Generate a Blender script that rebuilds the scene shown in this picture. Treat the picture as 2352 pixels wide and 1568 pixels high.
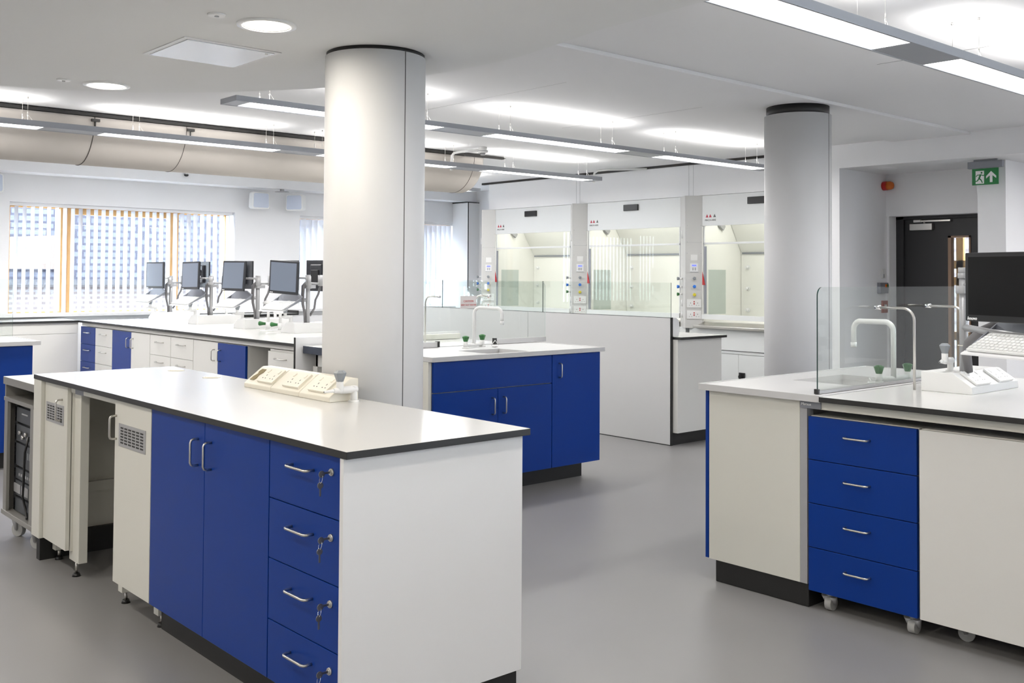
import bpy, bmesh, math, random
from mathutils import Vector, Matrix
PI = math.pi
for o in list(bpy.data.objects):
    bpy.data.objects.remove(o, do_unlink=True)
SC = bpy.context.scene
COL = SC.collection
random.seed(4)

# ------------------------------------------------------------------ camera
W_PX, H_PX = 2352.0, 1568.0
F_PX, PP_Y = 2328.0, 570.0
yaw, pit, rol = math.radians(41.477), math.radians(1.517), math.radians(0.353)
fw = Vector((math.sin(yaw)*math.cos(pit), math.cos(yaw)*math.cos(pit), math.sin(pit)))
rt = Vector((math.cos(yaw), -math.sin(yaw), 0.0))
up = rt.cross(fw)
rt2 = rt*math.cos(rol) + up*math.sin(rol)
up2 = -rt*math.sin(rol) + up*math.cos(rol)
cd = bpy.data.cameras.new('camera')
cam = bpy.data.objects.new('camera', cd)
COL.objects.link(cam)
cam.matrix_world = Matrix(((rt2.x, up2.x, -fw.x, 0.0), (rt2.y, up2.y, -fw.y, 0.0), (rt2.z, up2.z, -fw.z, 1.40), (0, 0, 0, 1)))
cd.sensor_width = 36.0
cd.sensor_fit = 'HORIZONTAL'
cd.lens = F_PX/W_PX*36.0
cd.shift_y = -(H_PX/2-PP_Y)/W_PX
cd.clip_start = 0.02
cd.clip_end = 200
SC.camera = cam

# ------------------------------------------------------------------ sky, view
wd = bpy.data.worlds.new('sky')
SC.world = wd
wd.use_nodes = True
bgn = wd.node_tree.nodes['Background']
bgn.inputs[0].default_value = (0.80, 0.90, 1.0, 1)
bgn.inputs[1].default_value = 21.0
SC.view_settings.view_transform = 'Standard'
SC.view_settings.look = 'None'
SC.view_settings.exposure = 0.25
SC.view_settings.gamma = 1.0
SC.view_settings.use_curve_mapping = False

def area(name, loc, sx, sy, power, col=(1, 1, 1), rot=(0, 0, 0), portal=False, parent=None, spread=None):
    l = bpy.data.lights.new(name, 'AREA')
    l.shape = 'RECTANGLE'; l.size = sx; l.size_y = sy; l.energy = power; l.color = col
    if spread: l.spread = spread
    if portal: l.cycles.is_portal = True
    o = bpy.data.objects.new(name, l)
    COL.objects.link(o)
    o.location = loc; o.rotation_euler = rot
    if parent: o.parent = parent
    return o
# sky portals in the two windows of the far wall (they add no light, they only guide sampling)
area('window_portal', (4.40, 11.78, 1.55), 2.56, 1.2, 1, rot=(-PI/2, 0, 0), portal=True)
area('window_portal', (7.89, 11.78, 1.55), 2.56, 1.2, 1, rot=(-PI/2, 0, 0), portal=True)

# ------------------------------------------------------------------ materials
def mat(name, col, rough=0.5, metal=0.0, spec=0.5, noise=0.0, nscale=8.0, bump=0.0, emit=None, estr=0.0, coat=0.0):
    m = bpy.data.materials.new(name); m.use_nodes = True
    nt = m.node_tree; b = nt.nodes['Principled BSDF']
    b.inputs['Base Color'].default_value = (*col, 1)
    b.inputs['Roughness'].default_value = rough
    b.inputs['Metallic'].default_value = metal
    b.inputs['Specular IOR Level'].default_value = spec
    if coat: b.inputs['Coat Weight'].default_value = coat
    if noise or bump:
        tc = nt.nodes.new('ShaderNodeTexCoord'); n = nt.nodes.new('ShaderNodeTexNoise')
        n.inputs['Scale'].default_value = nscale; n.inputs['Detail'].default_value = 4
        nt.links.new(tc.outputs['Object'], n.inputs['Vector'])
        if noise:
            r = nt.nodes.new('ShaderNodeMixRGB'); r.blend_type = 'MIX'
            r.inputs[1].default_value = (*[c*(1-noise) for c in col], 1)
            r.inputs[2].default_value = (*[min(1, c*(1+noise)) for c in col], 1)
            nt.links.new(n.outputs['Fac'], r.inputs[0]); nt.links.new(r.outputs[0], b.inputs['Base Color'])
        if bump:
            bp = nt.nodes.new('ShaderNodeBump'); bp.inputs['Strength'].default_value = bump
            nt.links.new(n.outputs['Fac'], bp.inputs['Height']); nt.links.new(bp.outputs[0], b.inputs['Normal'])
    if emit:
        b.inputs['Emission Color'].default_value = (*emit, 1); b.inputs['Emission Strength'].default_value = estr
    return m

def glass_mat(name, tint, refl=0.035, rough=0.0):
    m = bpy.data.materials.new(name); m.use_nodes = True
    nt = m.node_tree; nt.nodes.clear()
    out = nt.nodes.new('ShaderNodeOutputMaterial'); mx = nt.nodes.new('ShaderNodeMixShader')
    t = nt.nodes.new('ShaderNodeBsdfTransparent'); g = nt.nodes.new('ShaderNodeBsdfGlossy')
    lw = nt.nodes.new('ShaderNodeLayerWeight'); lw.inputs['Blend'].default_value = 0.5
    pw = nt.nodes.new('ShaderNodeMath'); pw.operation = 'POWER'; pw.inputs[1].default_value = 4.5
    nt.links.new(lw.outputs['Facing'], pw.inputs[0])
    f = nt.nodes.new('ShaderNodeMath'); f.operation = 'MULTIPLY_ADD'; f.inputs[1].default_value = 0.9; f.inputs[2].default_value = refl
    nt.links.new(pw.outputs[0], f.inputs[0])
    t.inputs[0].default_value = (*tint, 1); g.inputs['Roughness'].default_value = rough
    nt.links.new(f.outputs[0], mx.inputs[0]); nt.links.new(t.outputs[0], mx.inputs[1])
    nt.links.new(g.outputs[0], mx.inputs[2]); nt.links.new(mx.outputs[0], out.inputs[0])
    return m

M = {}
M['wall'] = mat('white_paint', (0.87, 0.87, 0.885), 0.7, noise=0.015, nscale=3, spec=0.2)
M['ceil'] = mat('ceiling_paint', (0.80, 0.80, 0.81), 0.8, noise=0.01, nscale=3, spec=0.2)
M['ceil_low'] = mat('bulkhead_paint', (0.78, 0.785, 0.785), 0.8, noise=0.01, nscale=3, spec=0.2)
M['floor'] = mat('grey_vinyl_floor', (0.25, 0.245, 0.243), 0.38, noise=0.05, nscale=2.2, spec=0.45)
M['white'] = mat('white_laminate', (0.74, 0.73, 0.70), 0.38, noise=0.008, nscale=2)
M['cream'] = mat('cream_laminate', (0.68, 0.67, 0.61), 0.38, noise=0.008, nscale=2)
M['purewhite'] = mat('clean_white_panel', (0.78, 0.78, 0.785), 0.35)
M['top'] = mat('worktop_white', (0.66, 0.655, 0.64), 0.17, spec=0.5)
M['black'] = mat('black_core_edge', (0.018, 0.018, 0.018), 0.45)
M['plinth'] = mat('black_plinth', (0.012, 0.012, 0.012), 0.5)
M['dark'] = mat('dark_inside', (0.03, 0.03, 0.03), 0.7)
M['blue'] = mat('blue_laminate', (0.002, 0.036, 0.245), 0.36, noise=0.03, nscale=1.5, spec=0.24)
M['steel'] = mat('brushed_steel', (0.62, 0.60, 0.57), 0.28, metal=1.0)
M['chrome'] = mat('polished_chrome', (0.75, 0.75, 0.75), 0.12, metal=1.0)
M['alu'] = mat('grey_aluminium_paint', (0.24, 0.25, 0.28), 0.45, metal=0.2)
M['fixture'] = mat('silver_grey_luminaire', (0.34, 0.355, 0.385), 0.42, metal=0.15)
M['silver'] = mat('silver_plastic', (0.42, 0.42, 0.43), 0.4, metal=0.3)
M['sink'] = mat('grey_white_solid_surface', (0.58, 0.575, 0.575), 0.35)
M['plastic'] = mat('white_plastic', (0.80, 0.80, 0.79), 0.3)
M['ivory'] = mat('ivory_plastic', (0.80, 0.76, 0.66), 0.32)
M['olive'] = mat('olive_card', (0.24, 0.19, 0.09), 0.7)
M['greenknob'] = mat('green_knob', (0.02, 0.14, 0.03), 0.3)
M['greyknob'] = mat('grey_knob', (0.26, 0.28, 0.30), 0.3)
M['blueknob'] = mat('light_blue_knob', (0.02, 0.17, 0.65), 0.3)
M['yellow'] = mat('yellow_knob', (0.65, 0.55, 0.03), 0.4)
M['blackp'] = mat('black_plastic', (0.012, 0.012, 0.013), 0.32)
M['screen'] = mat('dark_glossy_screen', (0.008, 0.008, 0.008), 0.3, spec=0.15)
M['bezel'] = mat('monitor_bezel', (0.028, 0.03, 0.036), 0.3)
M['screen_b'] = mat('matt_monitor_screen', (0.16, 0.19, 0.25), 0.28, spec=0.8)
M['duct'] = mat('beige_duct_fabric', (0.56, 0.52, 0.475), 0.9, noise=0.05, nscale=5, bump=0.15, spec=0.1)
M['seam'] = mat('dark_seam', (0.10, 0.09, 0.08), 0.8)
M['wood'] = mat('orange_pine', (0.62, 0.36, 0.14), 0.5, noise=0.12, nscale=12)
M['partition'] = mat('grey_white_partition', (0.60, 0.60, 0.60), 0.4)
M['door'] = mat('charcoal_door', (0.022, 0.022, 0.024), 0.45)
M['red'] = mat('red_plastic', (0.50, 0.02, 0.02), 0.35)
M['amber'] = mat('amber_lens', (0.65, 0.14, 0.01), 0.2)
M['green'] = mat('exit_green', (0.008, 0.19, 0.045), 0.4)
M['signwhite'] = mat('sign_white', (0.85, 0.85, 0.85), 0.4)
M['glow_lamp'] = mat('lit_diffuser', (0.9, 0.9, 0.9), 0.5, emit=(1.0, 0.97, 0.93), estr=3.0)
M['glow_warm'] = mat('lit_downlight', (0.9, 0.9, 0.85), 0.5, emit=(1.0, 0.94, 0.80), estr=4.0)
M['screenblue'] = mat('lit_display', (0.1, 0.1, 0.5), 0.4, emit=(0.15, 0.2, 0.9), estr=1.0)
M['fume'] = mat('fume_cupboard_liner', (0.80, 0.795, 0.755), 0.4)
M['fumewhite'] = mat('fume_cupboard_steel', (0.72, 0.735, 0.735), 0.35)
M['pilaster'] = mat('pilaster_grey_white', (0.60, 0.595, 0.58), 0.4)
M['blind'] = mat('blind_fabric', (0.86, 0.88, 0.93), 0.8, spec=0.1)
_nt = M['blind'].node_tree; _tr = _nt.nodes.new('ShaderNodeBsdfTranslucent'); _tr.inputs[0].default_value = (0.82, 0.86, 0.95, 1)
_mx = _nt.nodes.new('ShaderNodeMixShader'); _mx.inputs[0].default_value = 0.22
_out = _nt.nodes['Material Output']; _nt.links.new(_nt.nodes['Principled BSDF'].outputs[0], _mx.inputs[1]); _nt.links.new(_tr.outputs[0], _mx.inputs[2]); _nt.links.new(_mx.outputs[0], _out.inputs[0])
M['glass'] = glass_mat('clear_screen_glass', (0.955, 0.975, 0.965))
M['pane'] = glass_mat('window_pane', (0.97, 0.98, 0.98))
M['sash'] = glass_mat('sash_glass', (0.965, 0.975, 0.965), 0.012)
M['glassedge'] = mat('green_glass_edge', (0.015, 0.05, 0.045), 0.15, spec=0.8)
M['paleedge'] = mat('pale_glass_edge', (0.55, 0.62, 0.60), 0.15, spec=0.6)
M['cable'] = mat('grey_cable_sleeve', (0.16, 0.155, 0.16), 0.5)
M['card'] = mat('pale_sign_card', (0.70, 0.66, 0.64), 0.6)
M['rackgrey'] = mat('rack_metal', (0.30, 0.29, 0.27), 0.45, metal=0.3)
M['rackkit'] = mat('rack_equipment', (0.03, 0.032, 0.036), 0.4)
M['rackface'] = mat('rack_equipment_face', (0.055, 0.06, 0.07), 0.4)
M['caster'] = mat('grey_caster_tyre', (0.42, 0.42, 0.41), 0.45)
M['track'] = mat('black_track', (0.02, 0.018, 0.016), 0.5)
M['ring'] = mat('column_shadow_gap', (0.012, 0.012, 0.013), 0.4)
M['column'] = mat('column_cladding', (0.67, 0.67, 0.675), 0.5, spec=0.25)
M['keymetal'] = mat('dull_key_metal', (0.22, 0.22, 0.23), 0.35, metal=0.9)
M['redtext'] = mat('red_lettering', (0.45, 0.03, 0.03), 0.5)
M['greytext'] = mat('grey_lettering', (0.12, 0.12, 0.12), 0.5)
M['logored'] = mat('logo_red', (0.50, 0.03, 0.06), 0.5)
M['whitetext'] = mat('white_lettering', (0.85, 0.85, 0.85), 0.5)
M['brown'] = mat('dusky_red_plastic', (0.30, 0.06, 0.03), 0.4)

def brick_mat(name, c1, c2, mortar, scale, w=0.5, h=0.25, rough=0.85):
    m = bpy.data.materials.new(name); m.use_nodes = True
    nt = m.node_tree; b = nt.nodes['Principled BSDF']
    tc = nt.nodes.new('ShaderNodeTexCoord'); mp = nt.nodes.new('ShaderNodeMapping')
    mp.inputs['Rotation'].default_value = (PI/2, 0, 0)
    br = nt.nodes.new('ShaderNodeTexBrick')
    br.inputs['Color1'].default_value = (*c1, 1); br.inputs['Color2'].default_value = (*c2, 1)
    br.inputs['Mortar'].default_value = (*mortar, 1); br.inputs['Scale'].default_value = scale
    br.inputs['Brick Width'].default_value = w; br.inputs['Row Height'].default_value = h
    br.inputs['Mortar Size'].default_value = 0.02
    nt.links.new(tc.outputs['Object'], mp.inputs[0]); nt.links.new(mp.outputs[0], br.inputs['Vector'])
    nt.links.new(br.outputs['Color'], b.inputs['Base Color']); b.inputs['Roughness'].default_value = rough
    return m
M['brick'] = brick_mat('weathered_brick', (0.055, 0.043, 0.043), (0.075, 0.06, 0.06), (0.10, 0.095, 0.10), 1.0, 0.23, 0.078)
M['slate'] = brick_mat('slate_hanging_tiles', (0.040, 0.044, 0.062), (0.055, 0.06, 0.08), (0.018, 0.018, 0.03), 1.0, 0.22, 0.11)

# ------------------------------------------------------------------ builders
ROOTLOC = {}
def T(name, label=None, cat=None, loc=(0, 0, 0), rz=0.0, group=None, kind=None):
    o = bpy.data.objects.new(name, None)
    COL.objects.link(o); o.location = loc; o.rotation_euler = (0, 0, rz)
    o.empty_display_size = 0.05
    tag(o, label, cat, group, kind)
    ROOTLOC[o.name] = (Vector(loc), rz)
    return o
def tag(o, label=None, cat=None, group=None, kind=None):
    if label: o['label'] = label
    if cat: o['category'] = cat
    if group: o['group'] = group
    if kind: o['kind'] = kind
    return o
def root_of(o):
    while o.parent: o = o.parent
    return o

class MB:
    """collects shapes (world or thing-local coordinates) into one mesh"""
    def __init__(s, local=False):
        s.v = []; s.f = []; s.mi = []; s.sm = []; s.local = local; s.mats = []
    def m(s, k):
        if k not in s.mats: s.mats.append(k)
        return s.mats.index(k)
    def face(s, idx, mi=0, sm=False):
        s.f.append(idx); s.mi.append(mi); s.sm.append(sm)
    def box(s, x0, x1, y0, y1, z0, z1, top=None, mk=None):
        b = len(s.v)
        x0, x1 = min(x0, x1), max(x0, x1); y0, y1 = min(y0, y1), max(y0, y1); z0, z1 = min(z0, z1), max(z0, z1)
        s.v += [(x0, y0, z0), (x1, y0, z0), (x1, y1, z0), (x0, y1, z0), (x0, y0, z1), (x1, y0, z1), (x1, y1, z1), (x0, y1, z1)]
        mi = s.m(mk) if mk else 0
        for q in ((3, 2, 1, 0), (0, 1, 5, 4), (1, 2, 6, 5), (2, 3, 7, 6), (3, 0, 4, 7)): s.face([b+i for i in q], mi)
        s.face([b+4, b+5, b+6, b+7], s.m(top) if top else mi)
        return s
    def prism(s, pts, axis, a, b_, mk=None):
        """pts: 2-D outline, extruded along axis from a to b_. axis x: pts=(y,z); y: (x,z); z: (x,y)"""
        n = len(pts); b = len(s.v)
        for t in (a, b_):
            for p in pts:
                s.v.append({'x': (t, p[0], p[1]), 'y': (p[0], t, p[1]), 'z': (p[0], p[1], t)}[axis])
        mi = s.m(mk) if mk else 0
        s.face([b+i for i in range(n)], mi); s.face([b+n+i for i in reversed(range(n))], mi)
        for i in range(n):
            j = (i+1) % n
            s.face([b+i, b+n+i, b+n+j, b+j], mi)
        return s
    def tube(s, pts, r, n=10, cap=True, mk=None):
        pts = [Vector(p) for p in pts]; b = len(s.v); k = len(pts)
        rr = r if isinstance(r, (list, tuple)) else [r]*k
        mi = s.m(mk) if mk else 0
        prev = None
        for i, p in enumerate(pts):
            if i == 0: d = pts[1]-p
            elif i == k-1: d = p-pts[i-1]
            else: d = (pts[i+1]-p).normalized()+(p-pts[i-1]).normalized()
            d.normalize()
            if prev is None:
                a = Vector((0, 0, 1)) if abs(d.z) < 0.9 else Vector((1, 0, 0))
                u = d.cross(a).normalized()
            else:
                u = (prev-d*prev.dot(d)).normalized()
            prev = u; w = d.cross(u)
            for j in range(n):
                t = 2*PI*j/n
                q = p+(u*math.cos(t)+w*math.sin(t))*rr[i]
                s.v.append(tuple(q))
        for i in range(k-1):
            for j in range(n):
                j2 = (j+1) % n
                s.face([b+i*n+j, b+i*n+j2, b+(i+1)*n+j2, b+(i+1)*n+j], mi, True)
        if cap:
            s.face([b+j for j in reversed(range(n))], mi); s.face([b+(k-1)*n+j for j in range(n)], mi)
        return s
    def cyl(s, p0, p1, r, n=20, r2=None, mk=None):
        return s.tube([p0, p1], [r, r if r2 is None else r2], n, True, mk)
    def build(s, name, mk, parent=None, bevel=0.0, label=None, seg=2, kind=None):
        me = bpy.data.meshes.new(name)
        vs = s.v
        if parent is not None and not s.local:
            L, rz = ROOTLOC[root_of(parent).name]
            c, sn = math.cos(-rz), math.sin(-rz)
            vs = [((x-L.x)*c-(y-L.y)*sn, (x-L.x)*sn+(y-L.y)*c, z-L.z) for x, y, z in vs]
        me.from_pydata(vs, [], s.f)
        keys = list(s.mats)
        me.materials.append(M[mk] if isinstance(mk, str) else mk)
        for k in keys: me.materials.append(M[k])
        # index 0 means default unless mats were registered for that face
        used = s.mats
        for p, mi, sm in zip(me.polygons, s.mi_final(), s.sm):
            p.material_index = mi; p.use_smooth = sm
        bm = bmesh.new(); bm.from_mesh(me); bmesh.ops.recalc_face_normals(bm, faces=bm.faces); bm.to_mesh(me); bm.free()
        o = bpy.data.objects.new(name, me); COL.objects.link(o)
        if parent is not None: o.parent = parent
        if bevel:
            md = o.modifiers.new('bevel', 'BEVEL'); md.width = bevel; md.segments = seg; md.limit_method = 'ANGLE'; md.harden_normals = False
        if label: o['label'] = label
        if kind: o['kind'] = kind
        return o
    def mi_final(s):
        return s._mi
    @property
    def _mi(s):
        return s.mi

# material indices: 0 = default, registered ones start at 1
def _m(self, k):
    if k not in self.mats: self.mats.append(k)
    return self.mats.index(k)+1
MB.m = _m

def link_tree(o, loc=None, rz=None, parent=None):
    c = o.copy(); COL.objects.link(c)
    if parent is not None: c.parent = parent
    if loc is not None:
        c.location = loc
    if rz is not None: c.rotation_euler = (0, 0, rz)
    if o.name in ROOTLOC: ROOTLOC[c.name] = (Vector(c.location), c.rotation_euler[2])
    for ch in list(o.children):
        link_tree(ch, parent=c)
    return c

def lettering(name, body, size, parent, mk, loc, rot, ext=0.0006, bold=False, align='LEFT', label=None, shear=0.0):
    cu = bpy.data.curves.new(name, 'FONT'); cu.body = body; cu.size = size; cu.extrude = ext; cu.align_x = align; cu.shear = shear
    if bold: cu.offset = size*0.02
    tmp = bpy.data.objects.new(name+'_tmp', cu); COL.objects.link(tmp)
    bpy.context.view_layer.update()
    dg = bpy.context.evaluated_depsgraph_get()
    me = bpy.data.meshes.new_from_object(tmp.evaluated_get(dg))
    bpy.data.objects.remove(tmp, do_unlink=True)
    me.materials.clear(); me.materials.append(M[mk])
    R = Matrix.Rotation(rot[2], 4, 'Z') @ Matrix.Rotation(rot[1], 4, 'Y') @ Matrix.Rotation(rot[0], 4, 'X')
    me.transform(Matrix.Translation(Vector(loc)) @ R)
    o = bpy.data.objects.new(name, me); COL.objects.link(o); o.parent = parent
    if label: o['label'] = label
    return o

def arc(cx, cy, r, a0, a1, n=6):
    return [(cx+r*math.cos(math.radians(a0+(a1-a0)*i/n)), cy+r*math.sin(math.radians(a0+(a1-a0)*i/n))) for i in range(n+1)]

def struct(name, mb, mk, bevel=0.0, label=None):
    o = mb.build(name, mk, None, bevel); o['kind'] = 'structure'
    if label: o['label'] = label
    return o

# D-shaped pull handle: ends at a and b on the surface, standing off along n
def handle(parent, a, b, n, off=0.03, r=0.0045):
    a, b, n = Vector(a), Vector(b), Vector(n)
    d = (b-a).normalized(); k = 0.012
    pts = [a, a+n*(off-k), a+n*(off-k*0.3)+d*k*0.3, a+n*off+d*k, b+n*off-d*k, b+n*(off-k*0.3)-d*k*0.3, b+n*(off-k), b]
    m = MB(); m.tube([tuple(p) for p in pts], r, 8)
    return m.build('handle', 'steel', parent)

# ================================================================== SHELL
HZ, LZ = 2.60, 2.35
struct('floor', MB().box(-3.0, 10.4, -5.0, 11.9, -0.10, 0.0), 'floor')
struct('ceiling', MB().box(-3.0, 10.4, -5.0, 11.9, HZ, HZ+0.1), 'ceil')
# shallow downstand strip running across the ceiling
struct('trim_1', MB().box(2.6, 8.30, 3.72, 4.40, 2.578, 2.6005), 'ceil', 0.003)
# thin plasterboard joints
j = MB()
j.box(5.75, 5.753, 4.42, 5.9, 2.5992, 2.6002)
j.box(4.40, 4.403, 4.42, 7.3, 2.5992, 2.6002)
j.box(5.3, 5.305, -0.5, 2.9, 2.5985, 2.6002)
struct('trim_2', j, 'silver')
# low curved ceiling over the near benches
pts = [(-3.0, -5.0), (2.80, -5.0), (2.80, 2.16), (2.83, 2.69), (2.885, 3.0), (2.93, 3.3), (2.915, 3.67), (2.86, 4.0), (2.78, 4.3), (2.66, 4.56), (2.50, 4.81), (2.32, 5.03), (2.11, 5.235), (1.94, 5.37), (1.77, 5.467), (1.57, 5.56), (1.35, 5.62), (1.0, 5.66), (-3.0, 5.68)]
struct('ceiling_bulkhead', MB().prism(pts, 'z', LZ, HZ-0.002), 'ceil_low')
# outer walls
struct('wall_back', MB().box(-3.0, 10.4, -5.1, -5.0, 0, HZ), 'wall')
struct('wall_left', MB().box(-3.1, -3.0, -5.0, 11.9, 0, HZ), 'wall')
# far wall with two window openings
w = MB(); Y0, Y1 = 11.60, 11.86
XA, XB, XC, XD = 3.125, 5.70, 6.60, 9.18
ZS, ZT = 0.95, 2.15
w.box(-3.0, 10.4, Y0, Y1, 0, ZS); w.box(-3.0, 10.4, Y0, Y1, ZT, HZ)
w.box(-3.0, XA, Y0, Y1, ZS, ZT); w.box(XB, XC, Y0, Y1, ZS, ZT); w.box(XD, 10.4, Y0, Y1, ZS, ZT)
struct('wall_window', w, 'wall')
struct('trim_3', MB().box(-3.0, 10.2, 11.30, 11.6, 2.45, HZ), 'wall', label='white beam above the far windows')
struct('trim_4', MB().box(2.9, 9.25, 11.52, 11.6, ZS-0.03, ZS).box(XA, XB, 11.6, 11.8, ZS-0.001, ZS+0.004), 'purewhite', label='white window sill')
# wall behind the fume cupboards, block wall and recess with the door
struct('wall_right', MB().box(9.3, 9.4, 4.91, 11.6, 0, HZ), 'wall')
struct('wall_block', MB().box(8.3, 9.3, 4.91, 4.99, 0, HZ), 'wall')
struct('trim_5', MB().box(8.3, 8.34, -2.0, 4.91, 2.387, HZ), 'wall', 0.0, label='white downstand beam over the door recess')
struct('ceiling_recess', MB().box(8.34, 10.4, -2.0, 4.91, 2.387, 2.45), 'ceil')
d = MB()
d.box(9.14, 9.5, 3.72, 4.91, 1.985, 2.39); d.box(9.14, 9.5, -2.0, 3.72, 0, 2.39)
struct('wall_door', d, 'wall')
struct('trim_6', MB().box(9.15, 9.30, 4.885, 4.91, 0, 1.985), 'wall', label='pale door jamb')
struct('wall_end', MB().box(8.3, 10.4, -2.1, -2.0, 0, HZ), 'wall')
struct('wall_pillar', MB().box(8.65, 9.14, 3.588, 3.82, 0, 2.39), 'wall', label='square white pillar beside the dark door')
# black band where the wall above the fume cupboards meets the ceiling
struct('trim_7', MB().box(8.48, 8.52, 5.0, 10.2, 2.575, 2.60), 'track', label='dark shadow gap above the fume cupboards')
# boxed service riser in the far corner
r = MB(); r.box(9.10, 9.3, 11.24, 11.6, 0, 2.43)
o = struct('trim_8', r, 'purewhite', label='tall white boxed riser in the far corner')
r = MB(); r.box(9.095, 9.105, 11.235, 11.245, 0, 2.44); r.box(9.095, 9.105, 11.24, 11.6, 2.43, 2.44); r.box(9.10, 9.3, 11.235, 11.245, 2.43, 2.44)
struct('trim_9', r, 'black')

# windows
def window(n, x0, x1, divs, lab):
    root = T('window_%d' % n, lab, None, ((x0+x1)/2, 11.8, ZS), kind='structure')
    f = MB(); y0, y1 = 11.76, 11.83
    f.box(x0, x1, y0, y1, ZS-0.0, ZS+0.02); f.box(x0, x1, y0, y1, ZT-0.045, ZT)
    f.box(x0, x0+0.05, y0, y1, ZS, ZT); f.box(x1-0.05, x1, y0, y1, ZS, ZT)
    for a, b in divs: f.box(a, b, y0-0.02, y1, ZS, ZT)
    a, b = divs[1][1], divs[2][0]
    f.box(a, b, y0-0.01, y1, ZT-0.10, ZT-0.04)
    f.build('window_frame', 'wood', root, 0.003)
    MB().box(x0+0.02, x1-0.02, 11.80, 11.806, ZS+0.02, ZT-0.02).build('glass_pane', 'pane', root)
    return root
window(1, XA, XB, [(3.69, 3.735), (3.765, 3.80), (4.94, 4.985), (5.00, 5.045)], 'pine framed window behind vertical blinds, left of the far wall')
window(2, XC, XD, [(7.16, 7.205), (7.235, 7.27), (8.45, 8.49), (8.52, 8.56)], 'pine framed window behind vertical blinds, right of the far wall')

# vertical blinds
def blinds(lab, x0, x1, pitch, wdt, ang):
    root = T('vertical_blind', lab, 'window blind', ((x0+x1)/2, 11.66, ZT-0.03))
    MB().box(x0+0.01, x1-0.01, 11.64, 11.68, ZT-0.035, ZT-0.003).build('headrail', 'purewhite', root, 0.003)
    n = int((x1-x0-0.04)/pitch)
    ca, sa = math.cos(ang)*wdt/2, math.sin(ang)*wdt/2
    for i in range(n):
        x = x0+0.04+pitch*(i+0.5); y = 11.66
        b = MB()
        t = 0.0008
        P = [(x-ca, y-sa-t), (x+ca, y+sa-t), (x+ca, y+sa+t), (x-ca, y-sa+t)]
        b.prism(P, 'z', ZS+0.012, ZT-0.04)
        b.prism([(x-ca, y-sa-t*3), (x+ca, y+sa-t*3), (x+ca, y+sa+t*3), (x-ca, y-sa+t*3)], 'z', ZS+0.006, ZS+0.04)
        b.build('slat', 'blind', root)
    return root
blinds('open white vertical blind in the left window of the far wall', XA, XB, 0.0838, 0.075, math.radians(105))
blinds('bluish vertical blind with slats nearly closed, right window of the far wall', XC, XD, 0.085, 0.082, math.radians(124))

# buildings seen through the blinds
b = T('brick_building', 'weathered brick building with slate tiled upper storey beyond the window blinds', 'building', (5, 17, -1))
MB().box(0.5, 16, 17, 17.3, -1.0, 1.28).build('brick_wall', 'brick', b)
MB().box(0.5, 16, 16.9, 17.3, 1.28, 4.6).build('tile_hung_wall', 'slate', b)
MB().box(0.5, 16, 16.86, 16.9, 1.20, 1.28).build('ledge', mat('dark_ledge', (0.03, 0.03, 0.035), 0.8), b)
MB().prism([(0, 0.0), (0, 0)][:0] or [(3.9, 1.45), (5.4, 1.45), (5.4, 2.0), (3.9, 1.9)], 'y', 16.80, 16.9).build('pale_panel', mat('pale_timber_panel', (0.075, 0.058, 0.05), 0.8), b)
tag(MB().box(-3, 16, 11.9, 17, -1.1, -1.0).build('yard', mat('paving', (0.3, 0.3, 0.3), 0.9)), kind='structure')

# ------------------------------------------------------------------ columns
def column(lab, x, y, r, rr, ztop, ring, seam_ang, stepx=None):
    root = T('column', lab, 'column', (x, y, 0))
    m = MB(local=True); n = 64
    m.tube([(0, 0, 0), (0, 0, ztop-ring)], r, n)
    m.build('cladding', 'column', root)
    MB(local=True).tube([(0, 0, ztop-ring-0.01), (0, 0, ztop)], rr, n).build('shadow_gap_ring', 'ring', root)
    s = MB(local=True)
    for a in seam_ang:
        a = math.radians(a); s.cyl((math.cos(a)*r, math.sin(a)*r, 0.0), (math.cos(a)*r, math.sin(a)*r, ztop-ring), 0.0022, 6)
    s.build('joint', 'greytext', root)
    return root
# angle from column towards camera for column 1 is about 236 degrees
column('large near white round column rising behind the blue-fronted bench', 2.456, 3.68, 0.2165, 0.212, 2.35, 0.016, [271, 100])
column('farther white round column with a black ring at its top', 6.155, 3.962, 0.227, 0.213, 2.578, 0.062, [277, 100])

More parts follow.
